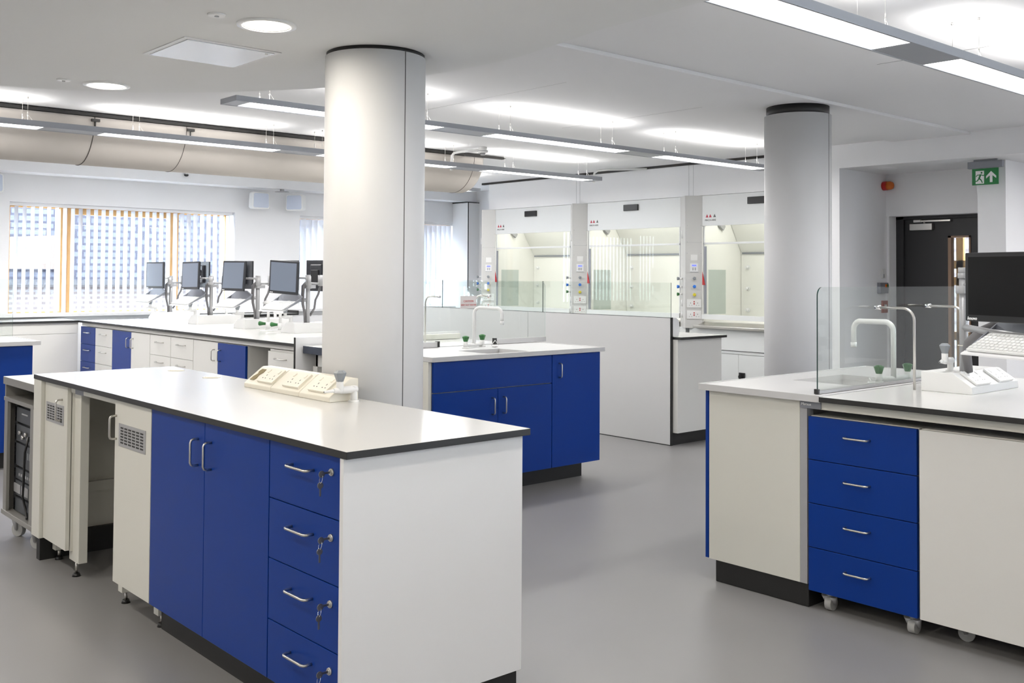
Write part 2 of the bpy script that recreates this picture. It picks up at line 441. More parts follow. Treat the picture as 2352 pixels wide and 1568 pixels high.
# ------------------------------------------------------------------ suspended lights
def fixture(lab, y, zb, zt, x0, x1, strips, wires, w=0.20, power=11, upp=2.3):
    root = T('linear_light', lab, 'ceiling light', ((x0+x1)/2, y, zb), group='suspended linear lights')
    h = MB(); y0, y1 = y-w/2, y+w/2; t = 0.012
    # housing: side walls, top, and closed bottom between the diffusers
    h.box(x0, x1, y0, y0+t, zb, zt); h.box(x0, x1, y1-t, y1, zb, zt)
    h.box(x0, x0+t, y0+t, y1-t, zb, zt); h.box(x1-t, x1, y0+t, y1-t, zb, zt)
    xs = [x0+t]
    for a, b in strips: xs += [a, b]
    xs.append(x1-t)
    for i in range(0, len(xs), 2):
        if xs[i+1]-xs[i] > 0.01: h.box(xs[i], xs[i+1], y0+t, y1-t, zb+0.002, zt-0.004)
    h.build('housing', 'fixture', root, 0.0015)
    for a, b in strips:
        MB().box(a, b, y0+t+0.004, y1-t-0.004, zb+0.004, zb+0.010).build('diffuser', 'glow_lamp', root)
        c = Vector(((a+b)/2, y, zb+0.003))-Vector(root.location)
        area('lamp_down', tuple(c), b-a-0.02, w-0.06, power, (1, 0.985, 0.965), (0, 0, 0), parent=root)
        c = Vector(((a+b)/2, y, zt+0.002))-Vector(root.location)
        area('lamp_up', tuple(c), b-a-0.1, w-0.08, upp, (1, 0.985, 0.965), (PI, 0, 0), parent=root)
    for wx in wires:
        for s in (-1, 1):
            m = MB(); yy = y+s*0.062
            m.cyl((wx, yy, zt-0.004), (wx, yy, HZ-0.0006), 0.0012, 6)
            m.cyl((wx, yy, HZ-0.012), (wx, yy, HZ-0.0006), 0.006, 10)
            m.cyl((wx, yy, zt+0.03), (wx, yy, zt+0.06), 0.0035, 8)
            m.cyl((wx, yy, zt+0.045), (wx+0.035, yy, zt-0.002), 0.0009, 5)
            m.build('suspension_wire', 'steel', root)
    return root
fixture('suspended linear light crossing in front of the beige fabric duct', 7.44, 2.398, 2.438, -0.9, 7.75, [(-0.66, 0.36), (0.80, 2.194), (2.606, 4.018), (4.42, 5.83), (6.22, 7.65)], [0.4, 2.09, 2.86, 3.95, 4.4, 5.79, 6.53, 7.555])
fixture('suspended linear light running between the two round columns', 5.44, 2.383, 2.415, 2.62, 7.97, [(2.72, 4.136), (4.589, 5.986), (6.42, 7.85)], [2.85, 4.0, 4.731, 5.79, 6.555, 7.7])
fixture('nearest suspended linear light, large at the upper right corner', 2.12, 2.368, 2.406, 2.835, 8.0, [(2.865, 3.995), (4.45, 5.85), (6.30, 7.7)], [3.0, 3.83, 4.684, 5.7, 6.5])
fixture('suspended linear light half hidden behind the fabric duct', 9.44, 2.398, 2.438, -0.9, 7.75, [(-0.66, 0.36), (0.80, 2.194), (2.606, 4.018), (4.42, 5.83), (6.22, 7.65)], [0.4, 2.09, 3.95, 5.79, 7.555], power=21, upp=12)
# unseen linear light added behind the camera as fill
fixture('unseen linear fill light added behind the viewpoint', -1.2, 2.385, 2.42, 2.9, 8.0, [(3.0, 4.4), (4.85, 6.25), (6.3, 7.7)], [3.2, 5.2, 7.5])

def downlight(lab, x, y, pw=5.6):
    root = T('downlight', lab, 'ceiling light', (x, y, LZ), group='round recessed downlights')
    m = MB(local=True); n = 40; b = 0
    prof = [(0.112, 0.0), (0.112, -0.006), (0.092, -0.008), (0.086, 0.0)]
    for r, z in prof:
        for k in range(n):
            a = 2*PI*k/n; m.v.append((r*math.cos(a), r*math.sin(a), z-0.0005))
    for i in range(3):
        for k in range(n):
            k2 = (k+1) % n; m.face([i*n+k, i*n+k2, (i+1)*n+k2, (i+1)*n+k], 0, True)
    m.build('trim_ring', 'plastic', root)
    MB(local=True).cyl((0, 0, -0.001), (0, 0, -0.004), 0.087, 40).build('lens', 'glow_warm', root)
    l = bpy.data.lights.new('downlight_lamp', 'AREA'); l.shape = 'DISK'; l.size = 0.17; l.energy = pw; l.color = (1.0, 0.93, 0.82)
    o = bpy.data.objects.new('downlight_lamp', l); COL.objects.link(o); o.parent = root; o.location = (0, 0, -0.006)
    return root
downlight('larger lit round downlight nearest the column in the low ceiling', 1.842, 3.506)
downlight('smaller lit round downlight, farther left in the low ceiling', 1.842, 5.19)
for x, y in ((1.84, 1.81), (1.84, 0.12), (0.15, 0.12), (0.15, 1.81), (0.15, 3.5), (-1.5, 1.8), (-1.5, 3.5), (-1.5, 5.0), (0.15, 5.0), (0.15, -1.6), (1.84, -1.6)):  # unseen downlights added to light the near benches and floor
    downlight('unseen round fill downlight added in the low ceiling', x, y, 7 if x > 1 else 11)

def detector(lab, x, y):
    root = T('sprinkler_head', lab, 'ceiling sensor', (x, y, LZ))
    MB(local=True).cyl((0, 0, 0), (0, 0, -0.007), 0.034, 24, 0.030).build('cover_plate', 'plastic', root)
    MB(local=True).cyl((0, 0, -0.005), (0, 0, -0.010), 0.008, 12).build('sensor', 'silver', root)
detector('small round sensor disc beside the larger downlight', 1.633, 3.492)
detector('small round sensor disc beside the smaller downlight', 1.634, 5.193)

p = T('access_panel', 'square white access hatch in the low ceiling', 'ceiling panel', (1.907, 4.12, LZ))
m = MB(); m.box(1.69, 2.124, 3.905, 4.335, LZ-0.004, LZ)
m.build('frame', 'purewhite', p, 0.001)
MB().box(1.712, 2.102, 3.927, 4.313, LZ-0.007, LZ-0.0035).build('hatch', mat('satin_hatch', (0.72, 0.74, 0.78), 0.25, metal=0.2), p, 0.001)
MB().cyl((2.075, 3.95, LZ-0.0065), (2.075, 3.95, LZ-0.010), 0.006, 12).build('lock', 'steel', p)

# ------------------------------------------------------------------ fabric duct
d = T('fabric_duct', 'long beige half-round fabric air duct under the ceiling', 'air duct', (2.8, 8.06, 2.56))
YC, R, ZD = 8.062, 0.332, 2.562
m = MB(); n = 28
def ring(x, sc=1.0, zs=1.0):
    return [(x, YC+R*sc*math.cos(PI+PI*k/n), ZD+R*sc*zs*math.sin(PI+PI*k/n)) for k in range(n+1)]
secs = [(-3.0, 1), (0.3, 1), (1.2, 1.0), (2.55, 1.0), (3.35, 1.0), (4.6, 1), (5.6, 1), (6.36, 1.0), (6.43, 0.995), (6.455, 0.97)]
for x, s in secs: m.v += ring(x, s)
for i in range(len(secs)-1):
    for k in range(n): m.face([i*(n+1)+k, i*(n+1)+k+1, (i+1)*(n+1)+k+1, (i+1)*(n+1)+k], 0, True)
for i in (0, len(secs)-1):
    m.face([i*(n+1)+k for k in range(n+1)])
for i in range(len(secs)-1): m.face([i*(n+1), (i+1)*(n+1), (i+1)*(n+1)+n, i*(n+1)+n])
m.build('fabric', 'duct', d)
for x, rr in ((2.66, 0.0035), (3.375, 0.0022), (4.9, 0.002), (6.33, 0.0018)):
    MB().tube([(x, YC+(R+0.0015)*math.cos(PI+PI*k/n), ZD+(R+0.0015)*math.sin(PI+PI*k/n)) for k in range(n+1)], rr, 6).build('zip_seam', 'seam', d)
MB().box(-3.0, 6.70, 7.722, 7.745, 2.566, 2.592).prism([(6.70, 2.566), (6.74, 2.579), (6.70, 2.592)], 'y', 7.722, 7.745).build('track', 'track', d)
for x in (2.66, 3.40, 5.4):
    MB().box(x-0.03, x+0.03, 7.700, 7.722, 2.525, 2.545).box(x-0.004, x+0.004, 7.712, 7.72, 2.47, 2.53).build('clip', 'track', d)

# ------------------------------------------------------------------ benches: helper units
def cabinet(name, lab, x0, x1, y0, y1, z0=0.12, z1=0.878, mk='white', group=None, hollow=False):
    """carcass of a cabinet (set back behind its fronts)"""
    root = T(name, lab, 'cabinet', ((x0+x1)/2, (y0+y1)/2, 0), group=group)
    t = 0.016; m = MB()
    m.box(x0, x0+t, y0, y1, z0, z1); m.box(x1-t, x1, y0, y1, z0, z1); m.box(x0+t, x1-t, y0, y0+t, z0, z1); m.box(x0+t, x1-t, y1-t, y1, z0, z1)
    m.box(x0+t, x1-t, y0+t, y1-t, z0, z0+t)
    m.build('carcass', mk, root)
    return root

def front(root, kind, face, u0, u1, z0, z1, mk, t=0.018, gap=0.0015):
    """a door or drawer front; face=('x',X) faces -X, ('y',Y) faces -Y, ('Y',Y) faces +Y"""
    a, v = face
    m = MB()
    if a == 'x': m.box(v, v+t, u0+gap, u1-gap, z0+gap, z1-gap)
    elif a == 'y': m.box(u0+gap, u1-gap, v, v+t, z0+gap, z1-gap)
    else: m.box(u0+gap, u1-gap, v-t, v, z0+gap, z1-gap)
    return m.build(kind, mk, root, 0.0012)

def vhandle(part, face, u, z0, z1, off=0.03):
    a, v = face
    if a == 'x': handle(part, (v, u, z0), (v, u, z1), (-1, 0, 0), off)
    elif a == 'y': handle(part, (u, v, z0), (u, v, z1), (0, -1, 0), off)
    else: handle(part, (u, v, z0), (u, v, z1), (0, 1, 0), off)
def hhandle(part, face, u0, u1, z, off=0.03):
    a, v = face
    if a == 'x': handle(part, (v, u0, z), (v, u1, z), (-1, 0, 0), off)
    else: handle(part, (u0, v, z), (u1, v, z), (0, -1, 0), off)

def worktop(lab, x0, x1, y0, y1, z=0.90, t=0.022, mk='black', topk='top'):
    o = MB().box(x0, x1, y0, y1, z-t, z, top=topk).build('worktop', mk, None, 0.0015)
    return tag(o, lab, 'worktop')

def grille(part, x, y0, y1, z0, z1, cols=6, rows=6):
    m = MB(); m.box(x-0.0025, x, y0, y1, z0, z1, mk='silver')
    dy = (y1-y0-0.03)/cols; dz = (z1-z0-0.02)/rows
    for i in range(cols):
        for k in range(rows):
            a = y0+0.015+i*dy; b = z0+0.01+k*dz
            m.box(x-0.0032, x-0.0022, a+dy*0.14, a+dy*0.86, b+dz*0.22, b+dz*0.74, mk='dark')
    return m.build('vent_grille', 'silver', part)

def foot(root, x, y, z0=0.05, w=0.045, post=0.075, name='leg'):
    m = MB(); m.box(x-0.02, x+0.03, y-w/2, y+w/2, z0, 0.12+post*0)
    l = m.build(name, 'cream', root)
    MB().cyl((x+0.005, y, 0.012), (x+0.005, y, z0), 0.007, 10).cyl((x+0.005, y, 0.0), (x+0.005, y, 0.014), 0.019, 16, 0.014, mk='blackp').build('adjustable_foot', 'steel', l)
    return l

# ================================================================== BENCH A (near left)
AX = 1.57; AB = 2.235
worktop('long white worktop with dark edge on the near blue-fronted bench', 1.55, 2.252, 2.45, 5.295)
o = MB().box(1.553, 2.235, 2.47, 2.489, 0.12, 0.877).build('end_panel', 'purewhite', None, 0.001)
tag(o, 'large white end panel of the near bench facing the aisle', 'panel')
o = MB().box(1.642, 2.24, 2.50, 2.53, 0, 0.12).box(1.642, 1.657, 2.53, 3.93, 0, 0.12).build('plinth', 'plinth'); tag(o, 'black plinth under the blue cupboard and drawers of the near bench', 'plinth')
# drawers
c = cabinet('drawer_cabinet', 'blue cabinet of four keyed drawers at the near bench corner', 1.592, AB, 2.492, 2.932)
zz = [0.123, 0.312, 0.503, 0.692, 0.875]
for i in range(4):
    dr = front(c, 'drawer', ('x', AX), 2.492, 2.932, zz[i], zz[i+1], 'blue')
    hz = [0.245, 0.437, 0.627, 0.816][i]
    hhandle(dr, ('x', AX), 2.660, 2.785, hz)
    lz = hz+0.010
    MB().cyl((AX+0.002, 2.557, lz), (AX-0.006, 2.557, lz), 0.0115, 20, 0.0105).cyl((AX-0.004, 2.557, lz), (AX-0.009, 2.557, lz), 0.0075, 16).build('lock', 'steel', dr)
# double door cupboard
c = cabinet('base_cupboard', 'tall blue double-door cupboard in the middle of the near bench', 1.592, AB, 2.934, 3.879)
a = front(c, 'door', ('x', AX), 2.934, 3.405, 0.123, 0.875, 'blue'); vhandle(a, ('x', AX), 3.352, 0.717, 0.81)
a = front(c, 'door', ('x', AX), 3.405, 3.879, 0.123, 0.875, 'blue'); vhandle(a, ('x', AX), 3.458, 0.717, 0.81)
# vented cupboards
def vent_cab(lab, y0, y1, hy, g0, g1, feet, full=True):
    c = T('vented_cupboard', lab, 'cabinet', (1.8, (y0+y1)/2, 0), group='narrow vented cupboards of the near bench')
    MB().box(1.592, 1.61, y0, y0+0.018, 0.12, 0.878).box(1.592, AB if full else 1.61, y1-0.018, y1, 0.12, 0.878).build('carcass', 'cream', c)
    if full: MB().box(1.592, AB, y0, y1-0.018, 0.12, 0.138).build('bottom_board', 'cream', c)
    a = front(c, 'door', ('x', AX), y0, y1, 0.123, 0.873, 'cream')
    vhandle(a, ('x', AX), hy, 0.713, 0.808)
    grille(a, AX, g0, g1, 0.689, 0.781)
    for f in feet: foot(c, 1.65, f)
    return c
c = vent_cab('white vented cupboard next to the blue double doors', 3.882, 4.263, 4.242, 3.933, 4.212, (4.335, 3.955))
vent_cab('white vented cupboard beside the equipment rack end', 4.853, 5.178, 4.925, 4.90, 5.15, (5.20,), False)
# support frame with pale leg in the knee space
fr = T('bench_support', 'cream steel leg frame in the knee space of the near bench', 'bench frame', (1.7, 4.8, 0))
MB().box(1.604, 1.644, 4.775, 4.90, 0.075, 0.86).build('leg', 'cream', fr, 0.002)
MB().cyl((1.625, 4.86, 0.012), (1.625, 4.86, 0.075), 0.007, 10).cyl((1.625, 4.86, 0), (1.625, 4.86, 0.014), 0.02, 16, 0.014, mk='blackp').build('adjustable_foot', 'steel', fr)
MB().box(1.585, 1.60, 4.263, 4.853, 0.848, 0.878).build('top_rail', 'cream', fr, 0.001)
MB().box(1.644, 2.20, 4.80, 4.86, 0.82, 0.86).build('side_rail', 'cream', fr, 0.002)
MB().box(1.584, 1.5855, 4.69, 4.795, 0.846, 0.876).build('label_tag', 'alu', fr)
o = MB().box(1.70, AB, 5.262, 5.277, 0.12, 0.877).box(1.70, AB-0.02, 5.235, 5.262, 0.30, 0.35).build('end_panel', 'cream', None)
tag(o, 'cream inner end panel with a rail, seen through the knee space', 'panel')
o = MB().box(1.552, 1.70, 5.18, 5.293, 0.12, 0.877).build('end_panel', 'cream', None, 0.001)
tag(o, 'narrow cream filler panel at the far corner of the near bench', 'panel')
o = MB().box(1.575, AB, 5.235, 5.285, 0, 0.12).build('plinth', 'plinth'); tag(o, 'short black plinth under the far corner of the near bench', 'plinth')
o = MB().box(AB-0.001, AB+0.012, 2.49, 5.277, 0.12, 0.877).build('back_panel', 'white'); tag(o, 'white back panel of the near bench in front of the column', 'panel')
for i, (x, y) in enumerate(((2.168, 5.05), (2.155, 4.612))):
    g = MB().cyl((x, y, 0.9), (x, y, 0.903), 0.042, 32, 0.040).cyl((x, y, 0.903), (x, y, 0.9045), 0.030, 24).build('cable_grommet', 'ivory')
    tag(g, ['flat round cable grommet at the far end of the near worktop', 'flat round cable grommet closer to the ivory sockets on the near worktop'][i], 'grommet', 'cable grommets on the near worktop')

# keys in the drawer locks
def keys(lab, lz):
    k = T('key_bunch', lab, 'keys', (AX-0.009, 2.557, lz), group='keys hanging in the near drawer locks')
    m = MB(local=True); m.box(-0.020, 0.0, -0.0015, 0.0015, -0.003, 0.003)
    m.cyl((-0.026, -0.0012, -0.002), (-0.026, 0.0012, -0.002), 0.010, 16)
    m.build('key_in_lock', 'keymetal', k)
    m = MB(local=True)
    m.tube([(-0.028+0.003*math.sin(t), 0.0075*math.cos(t), -0.016+0.012*math.sin(t)) for t in [2*PI*i/14 for i in range(15)]], 0.0008, 6)
    m.build('ring', 'chrome', k)
    m = MB(local=True)
    m.cyl((-0.029, 0.002-0.0012, -0.034), (-0.029, 0.002+0.0012, -0.034), 0.0095, 16)
    m.box(-0.0315, -0.0265, 0.001, 0.003, -0.065, -0.040)
    m.build('hanging_key', 'keymetal', k)
    return k
for lz, w_ in zip((0.826, 0.637, 0.447, 0.255), ('topmost', 'second from the top', 'third from the top', 'lowest visible')):
    keys('keys hanging in the lock of the %s blue drawer' % w_, lz)

# ---------------------------------------------------------------- sockets
def socket_plate(parent, o, u, v, w=0.146, h=0.086, mk='plastic', red=False):
    """double socket outlet: o centre, u along width, v up the slope (unit vectors)"""
    o, u, v = Vector(o), Vector(u).normalized(), Vector(v).normalized(); n = u.cross(v).normalized()
    m = MB(local=True)
    def slab(cu, cv, su, sv, d0, d1, mk=None):
        b = len(m.v)
        for dd in (d0, d1):
            for a, c in ((-1, -1), (1, -1), (1, 1), (-1, 1)):
                m.v.append(tuple(o+u*(cu+a*su/2)+v*(cv+c*sv/2)+n*dd))
        mi = m.m(mk) if mk else 0
        for q in ((0, 1, 2, 3), (7, 6, 5, 4), (0, 4, 5, 1), (1, 5, 6, 2), (2, 6, 7, 3), (3, 7, 4, 0)): m.face([b+i for i in q], mi)
    slab(0, 0, w, h, 0, 0.009)
    for s in (-1, 1):
        c = s*w*0.24
        slab(c, -h*0.02, 0.004, 0.008, 0.0088, 0.0094, 'dark')
        slab(c-0.011, -h*0.24, 0.006, 0.004, 0.0088, 0.0094, 'dark'); slab(c+0.011, -h*0.24, 0.006, 0.004, 0.0088, 0.0094, 'dark')
        slab(c-s*0.0+s*0.012, h*0.28, 0.010, 0.018, 0.009, 0.0115, 'red' if red else None)
    if red: slab(0, 0, 0.008, 0.03, 0.009, 0.0115, 'red')
    return m.build('double_socket', mk, parent)

# ivory socket run on the near worktop (faces -X)
s = T('socket_block', 'ivory bench socket block with three double sockets and an empty opening', 'socket block', (2.13, 3.78, 0.90))
prof = [(2.090, 0.9), (2.090, 0.919), (2.098, 0.926), (2.172, 0.982), (2.182, 0.987), (2.222, 0.987), (2.222, 0.9)]
def P2(m, y0, y1): m.prism(prof, 'y', y0, y1)
m = MB()
for y0, y1 in ((3.43, 3.665), (3.668, 3.903), (3.906, 4.145)): P2(m, y0, y1)
m.build('housing', 'ivory', s, 0.003)
YCS = (3.545, 3.755, 3.975)
vx, vz = 0.083, 0.0608; vn = math.hypot(vx, vz)
LO = Vector(s.location)
for yc in YCS:
    c = Vector((2.135, yc, 0.954)) - LO
    socket_plate(s, tuple(c), (0, -1, 0), (vx, 0, vz), 0.132, 0.082, 'ivory')
# empty cut-out at the far end showing brown card
m = MB()
cc = Vector((2.135, 4.100, 0.9553)); v = Vector((vx/vn, 0, vz/vn)); nn = Vector((-vz/vn, 0, vx/vn))
outline = [(-0.022, -0.036), (0.010, -0.036), (0.020, -0.022), (0.012, -0.004), (0.024, 0.016), (0.020, 0.036), (-0.016, 0.036), (-0.022, 0.02), (-0.010, 0.004), (-0.022, -0.014)]
b0 = len(m.v)
for dd in (0.0, 0.0012):
    for (a, bb) in outline:
        q = cc+Vector((0, -a, 0))+v*bb+nn*dd; m.v.append(tuple(q))
k = len(outline)
m.face([b0+i for i in range(k)]); m.face([b0+k+i for i in reversed(range(k))])
for i in range(k): m.face([b0+i, b0+(i+1) % k, b0+k+(i+1) % k, b0+k+i])
m.build('empty_opening', 'olive', s, label='brown empty opening in the socket block')

def gas_tap(lab, loc, rz=0.0, cap='greyknob', mk='plastic', group=None, h=0.048, arm=0.105, cx=-0.052):
    g = T('gas_tap', lab, 'gas tap', loc, rz, group)
    m = MB(local=True)
    m.cyl((0, 0, 0), (0, 0, 0.006), 0.024, 24, 0.020)
    m.cyl((0, 0, 0.004), (0, 0, h+0.014), 0.013, 20)
    m.cyl((0.012, 0, h), (cx+0.007, 0, h), 0.0145, 18)
    m.cyl((cx+0.007, 0, h), (cx-0.028, 0, h), 0.0145, 18, 0.009)
    m.cyl((cx-0.028, 0, h), (-arm, 0, h-0.002), 0.007, 14, 0.0045)
    m.cyl((cx, 0, h), (cx, 0, h+0.034), 0.014, 18)
    m.build('body', mk, g, 0.001)
    k = MB(local=True); k.tube([(cx, 0, h+0.032), (cx, 0, h+0.036), (cx, 0, h+0.068), (cx, 0, h+0.078)], [0.0135, 0.0145, 0.0255, 0.014], 6)
    for i in range(len(k.sm)): k.sm[i] = False
    k.build('knob', cap, g, 0.001)
    MB(local=True).cyl((-arm-0.0005, 0, h-0.002), (-arm+0.004, 0, h-0.002), 0.0028, 10).build('nozzle_hole', 'dark', g)
    return g
gas_tap('white gas tap with grey knob standing by the ivory socket block', (2.185, 3.405, 0.90), arm=0.135, cx=-0.064)

# ================================================================== EQUIPMENT RACK
k = T('equipment_rack', 'open grey equipment rack on casters at the far left', 'rack', (1.87, 5.63, 0))
RX0, RX1, RY0, RY1 = 1.585, 2.15, 5.36, 5.905
m = MB(); m.box(RX0-0.01, RX1, RY0, RY1, 0.80, 0.84, top='purewhite')
m.build('top', 'rackgrey', k, 0.002)
m = MB(); m.box(RX0-0.01, RX1, RY0, RY1, 0.11, 0.135); m.build('base', 'rackgrey', k, 0.002)
MB().box(RX0, RX1, RY0, RY0+0.02, 0.135, 0.80).build('side_panel', 'rackgrey', k)
MB().box(RX0, RX1, RY1-0.02, RY1, 0.135, 0.80).build('side_panel', 'rackgrey', k)
MB().box(RX1-0.01, RX1, RY0+0.02, RY1-0.02, 0.135, 0.80).build('back_panel', 'rackkit', k)
MB().box(RX0-0.01, RX1-0.01, RY0+0.02, RY1-0.02, 0.715, 0.735).build('shelf', 'rackgrey', k)
for y in (RY1-0.075, RY0+0.02): MB().box(RX0-0.006, RX0+0.01, y, y+0.055, 0.135, 0.715).build('post', 'rackgrey', k)
for y in (RY1-0.11,):
    m = MB(); m.box(RX0+0.03, RX0+0.034, y, y+0.03, 0.14, 0.71)
    for i in range(24): m.cyl((RX0+0.0295, y+0.012, 0.16+i*0.0225), (RX0+0.0285, y+0.012, 0.16+i*0.0225), 0.0022, 8, mk='chrome')
    m.build('rack_rail', 'rackkit', k)
def caster(parent, x, y, ztop, r=0.035, wd=0.024, ang=0.0, name='caster'):
    c, s_ = math.cos(ang), math.sin(ang)   # axle direction
    m = MB()
    ax = Vector((c, s_, 0)); q = Vector((x, y, r))
    m.cyl(tuple(q-ax*wd/2), tuple(q+ax*wd/2), r, 24)
    w_ = m.build(name, 'caster', parent, 0.002)
    f = MB()
    tr = Vector((-s_, c, 0))
    for sg in (-1, 1):
        p = q+ax*sg*(wd/2+0.004)
        f.tube([tuple(p-tr*0.0), tuple(p+Vector((0, 0, ztop-r-0.01))+tr*0.012)], [0.008, 0.017], 10)
    f.cyl(tuple(q-ax*(wd/2+0.010)), tuple(q+ax*(wd/2+0.010)), 0.0045, 10)
    f.box(x-0.026, x+0.026, y-0.026, y+0.026, ztop-0.006, ztop)
    f.cyl((x, y, ztop-0.016), (x, y, ztop-0.004), 0.02, 16)
    f.build('fork', 'silver', w_)
    return w_
for x, y in ((RX0+0.05, 5.79), (RX0+0.05, 5.47), (RX1-0.06, 5.79), (RX1-0.06, 5.47)): caster(k, x, y, 0.11, 0.037, 0.026, 0.5)
kit = [(0.140, 0.215, 'black power unit lying at the bottom of the rack', 0), (0.225, 0.305, 'dark rack amplifier with a rounded silver grille', 2), (0.310, 0.370, 'slim dark rack unit with small buttons', 1), (0.380, 0.500, 'tall dark rack unit with pale lettering', 3), (0.508, 0.600, 'dark rack unit with round metal connectors', 4), (0.608, 0.690, 'dark rack player with disc slot, topmost in the rack', 5)]
for z0, z1, lab, st in kit:
    e = T('rack_unit', lab, 'rack equipment', (RX0+0.2, 5.63, z0), group='equipment mounted in the rack')
    MB().box(RX0+0.045, RX1-0.03, RY0+0.03, RY1-0.095, z0, z1).build('case', 'rackkit', e, 0.002)
    m = MB(); m.box(RX0+0.030, RX0+0.045, RY0+0.03, RY1-0.085, z0, z1-0.004); m.build('front_plate', 'rackface', e, 0.001)
    fx = RX0+0.030; g = MB()
    if st == 2:
        for yy in (5.42, 5.57, 5.70): g.box(fx-0.004, fx, yy, yy+0.11, z0+0.012, z1-0.02)
        g.build('grille', 'silver', e, 0.004)
    elif st == 1:
        for i in range(7): g.box(fx-0.003, fx, 5.50+i*0.035, 5.52+i*0.035, z0+0.02, z0+0.034)
        g.build('button', 'silver', e)
    elif st == 3:
        for i in range(3): g.box(fx-0.001, fx, 5.52+i*0.03, 5.535+i*0.03, z0+0.05, z0+0.085)
        g.build('lettering', 'greyknob', e)
    elif st == 4:
        for i in range(4): MB().cyl((fx, 5.56+i*0.05, z0+0.03+0.02*(i % 2)), (fx-0.014, 5.56+i*0.05, z0+0.03+0.02*(i % 2)), 0.010, 12).build('connector', 'steel', e)
    elif st == 5:
        g.box(fx-0.002, fx, 5.60, 5.70, z0+0.045, z0+0.052).build('disc_slot', 'silver', e)
o = MB().tube([(RX0+0.012, 5.52, 0.56), (RX0-0.0, 5.535, 0.48), (RX0+0.004, 5.56, 0.36), (RX0+0.012, 5.60, 0.24), (RX0+0.03, 5.60, 0.16), (RX0+0.01, 5.52, 0.145)], 0.006, 8).build('power_cable', 'blackp')
tag(o, 'black cable hanging in front of the rack equipment', 'cable')

# ================================================================== LEFT SINK UNIT
def sink_top(lab, x0, x1, y0, y1, sx0, sx1, sy0, sy1, z=0.9, t=0.026, depth=0.10):
    root = T('sink_basin_unit', lab, 'sink', ((x0+x1)/2, (y0+y1)/2, z))
    m = MB()
    for a in ((x0, sx0, y0, y1), (sx1, x1, y0, y1), (sx0, sx1, y0, sy0), (sx0, sx1, sy1, y1)): m.box(a[0], a[1], a[2], a[3], z-t, z)
    m.build('slab', 'sink', root)
    # raised anti-drip rim
    e = MB(); w_ = 0.012; h = 0.003
    e.box(x0, x1, y0, y0+w_, z-0.001, z+h); e.box(x0, x1, y1-w_, y1, z-0.001, z+h); e.box(x0, x0+w_, y0+w_, y1-w_, z-0.001, z+h); e.box(x1-w_, x1, y0+w_, y1-w_, z-0.001, z+h)
    e.build('rim', 'sink', root, 0.001)
    b = MB(); k = 0.012
    b.box(sx0-k, sx0, sy0-k, sy1+k, z-depth, z-t-0.0005); b.box(sx1, sx1+k, sy0-k, sy1+k, z-depth, z-t-0.0005)
    b.box(sx0, sx1, sy0-k, sy0, z-depth, z-t-0.0005); b.box(sx0, sx1, sy1, sy1+k, z-depth, z-t-0.0005)
    b.box(sx0-k, sx1+k, sy0-k, sy1+k, z-depth-k, z-depth)
    b.cyl(((sx0+sx1)/2, (sy0+sy1)/2, z-depth), ((sx0+sx1)/2, (sy0+sy1)/2, z-depth+0.003), 0.03, 20, mk='steel')
    b.build('basin', 'sink', root)
    return root
sink_top('grey sink worktop at the left edge of the picture', 0.95, 2.318, 7.76, 8.47, 1.35, 1.75, 7.9, 8.2)
c = cabinet('sink_cupboard', 'dark blue sink cupboard at the left picture edge', 1.0, 2.27, 7.80, 8.45)
front(c, 'door', ('y', 7.782), 1.63, 2.27, 0.12, 0.872, 'blue'); front(c, 'door', ('y', 7.782), 1.0, 1.63, 0.12, 0.872, 'blue')
tag(MB().box(1.05, 2.22, 7.86, 8.4, 0, 0.12).build('plinth', 'plinth'), 'black plinth under the left edge sink cupboard', 'plinth')
def glass_screen(lab, axis, u0, u1, v, z0, z1, r=0.05, edge0=False, edge1=False, round0=False, round1=False, t=0.006, edge='glassedge'):
    """upright glass sheet along axis x (at y=v) or y (at x=v)"""
    mid = (u0+u1)/2
    root = T('glass_screen', lab, 'glass screen', (mid, v, z0) if axis == 'x' else (v, mid, z0))
    out = [(u0, z0), (u1, z0)]
    out += arc(u1-r, z1-r, r, 0, 90, 8) if round1 else [(u1, z1)]
    out += arc(u0+r, z1-r, r, 90, 180, 8) if round0 else [(u0, z1)]
    m = MB(); m.prism(out, 'y' if axis == 'x' else 'x', v-t/2, v+t/2)
    # side faces carry the dark green edge, large faces stay clear
    o = m.build('pane', 'glass', root)
    o.data.materials.append(M[edge])
    for p in o.data.polygons:
        nrm = p.normal
        side = abs(nrm.y if axis == 'x' else nrm.x) < 0.5
        if side:
            # thin top edge stays pale; ends dark green
            if abs(nrm.z) < 0.98: p.material_index = 1
    return root
glass_screen('clear glass screen above the left edge sink', 'x', 1.0, 2.30, 8.40, 0.905, 1.345, round1=False)

# bench under the far windows, left part
c = cabinet('window_bench_unit', 'white panelled bench front under the left far window', -2.9, 3.64, 11.01, 11.6, 0.10, 0.878, 'white')
MB().box(-2.9, 3.65, 10.995, 11.01, 0.765, 0.878).build('upper_panel', 'white', c, 0.001)
MB().box(-2.9, 3.65, 10.995, 11.01, 0.10, 0.762).build('lower_panel', 'white', c, 0.001)
worktop('white worktop along the far window wall, left part', -2.9, 3.655, 10.97, 11.6)
c = cabinet('window_bench_unit', 'white panelled bench front under the far wall, right of the monitors', 5.3, 6.30, 11.22, 11.6, 0.10, 0.878, 'white')
worktop('white worktop with black edge along the far wall, right of the monitors', 5.2, 6.36, 11.18, 11.6, 0.912)
tag(MB().box(6.34, 6.36, 11.18, 11.6, 0.912, 0.945).build('upstand', 'black'), 'small black upstand at the right end of the far worktop', 'upstand')

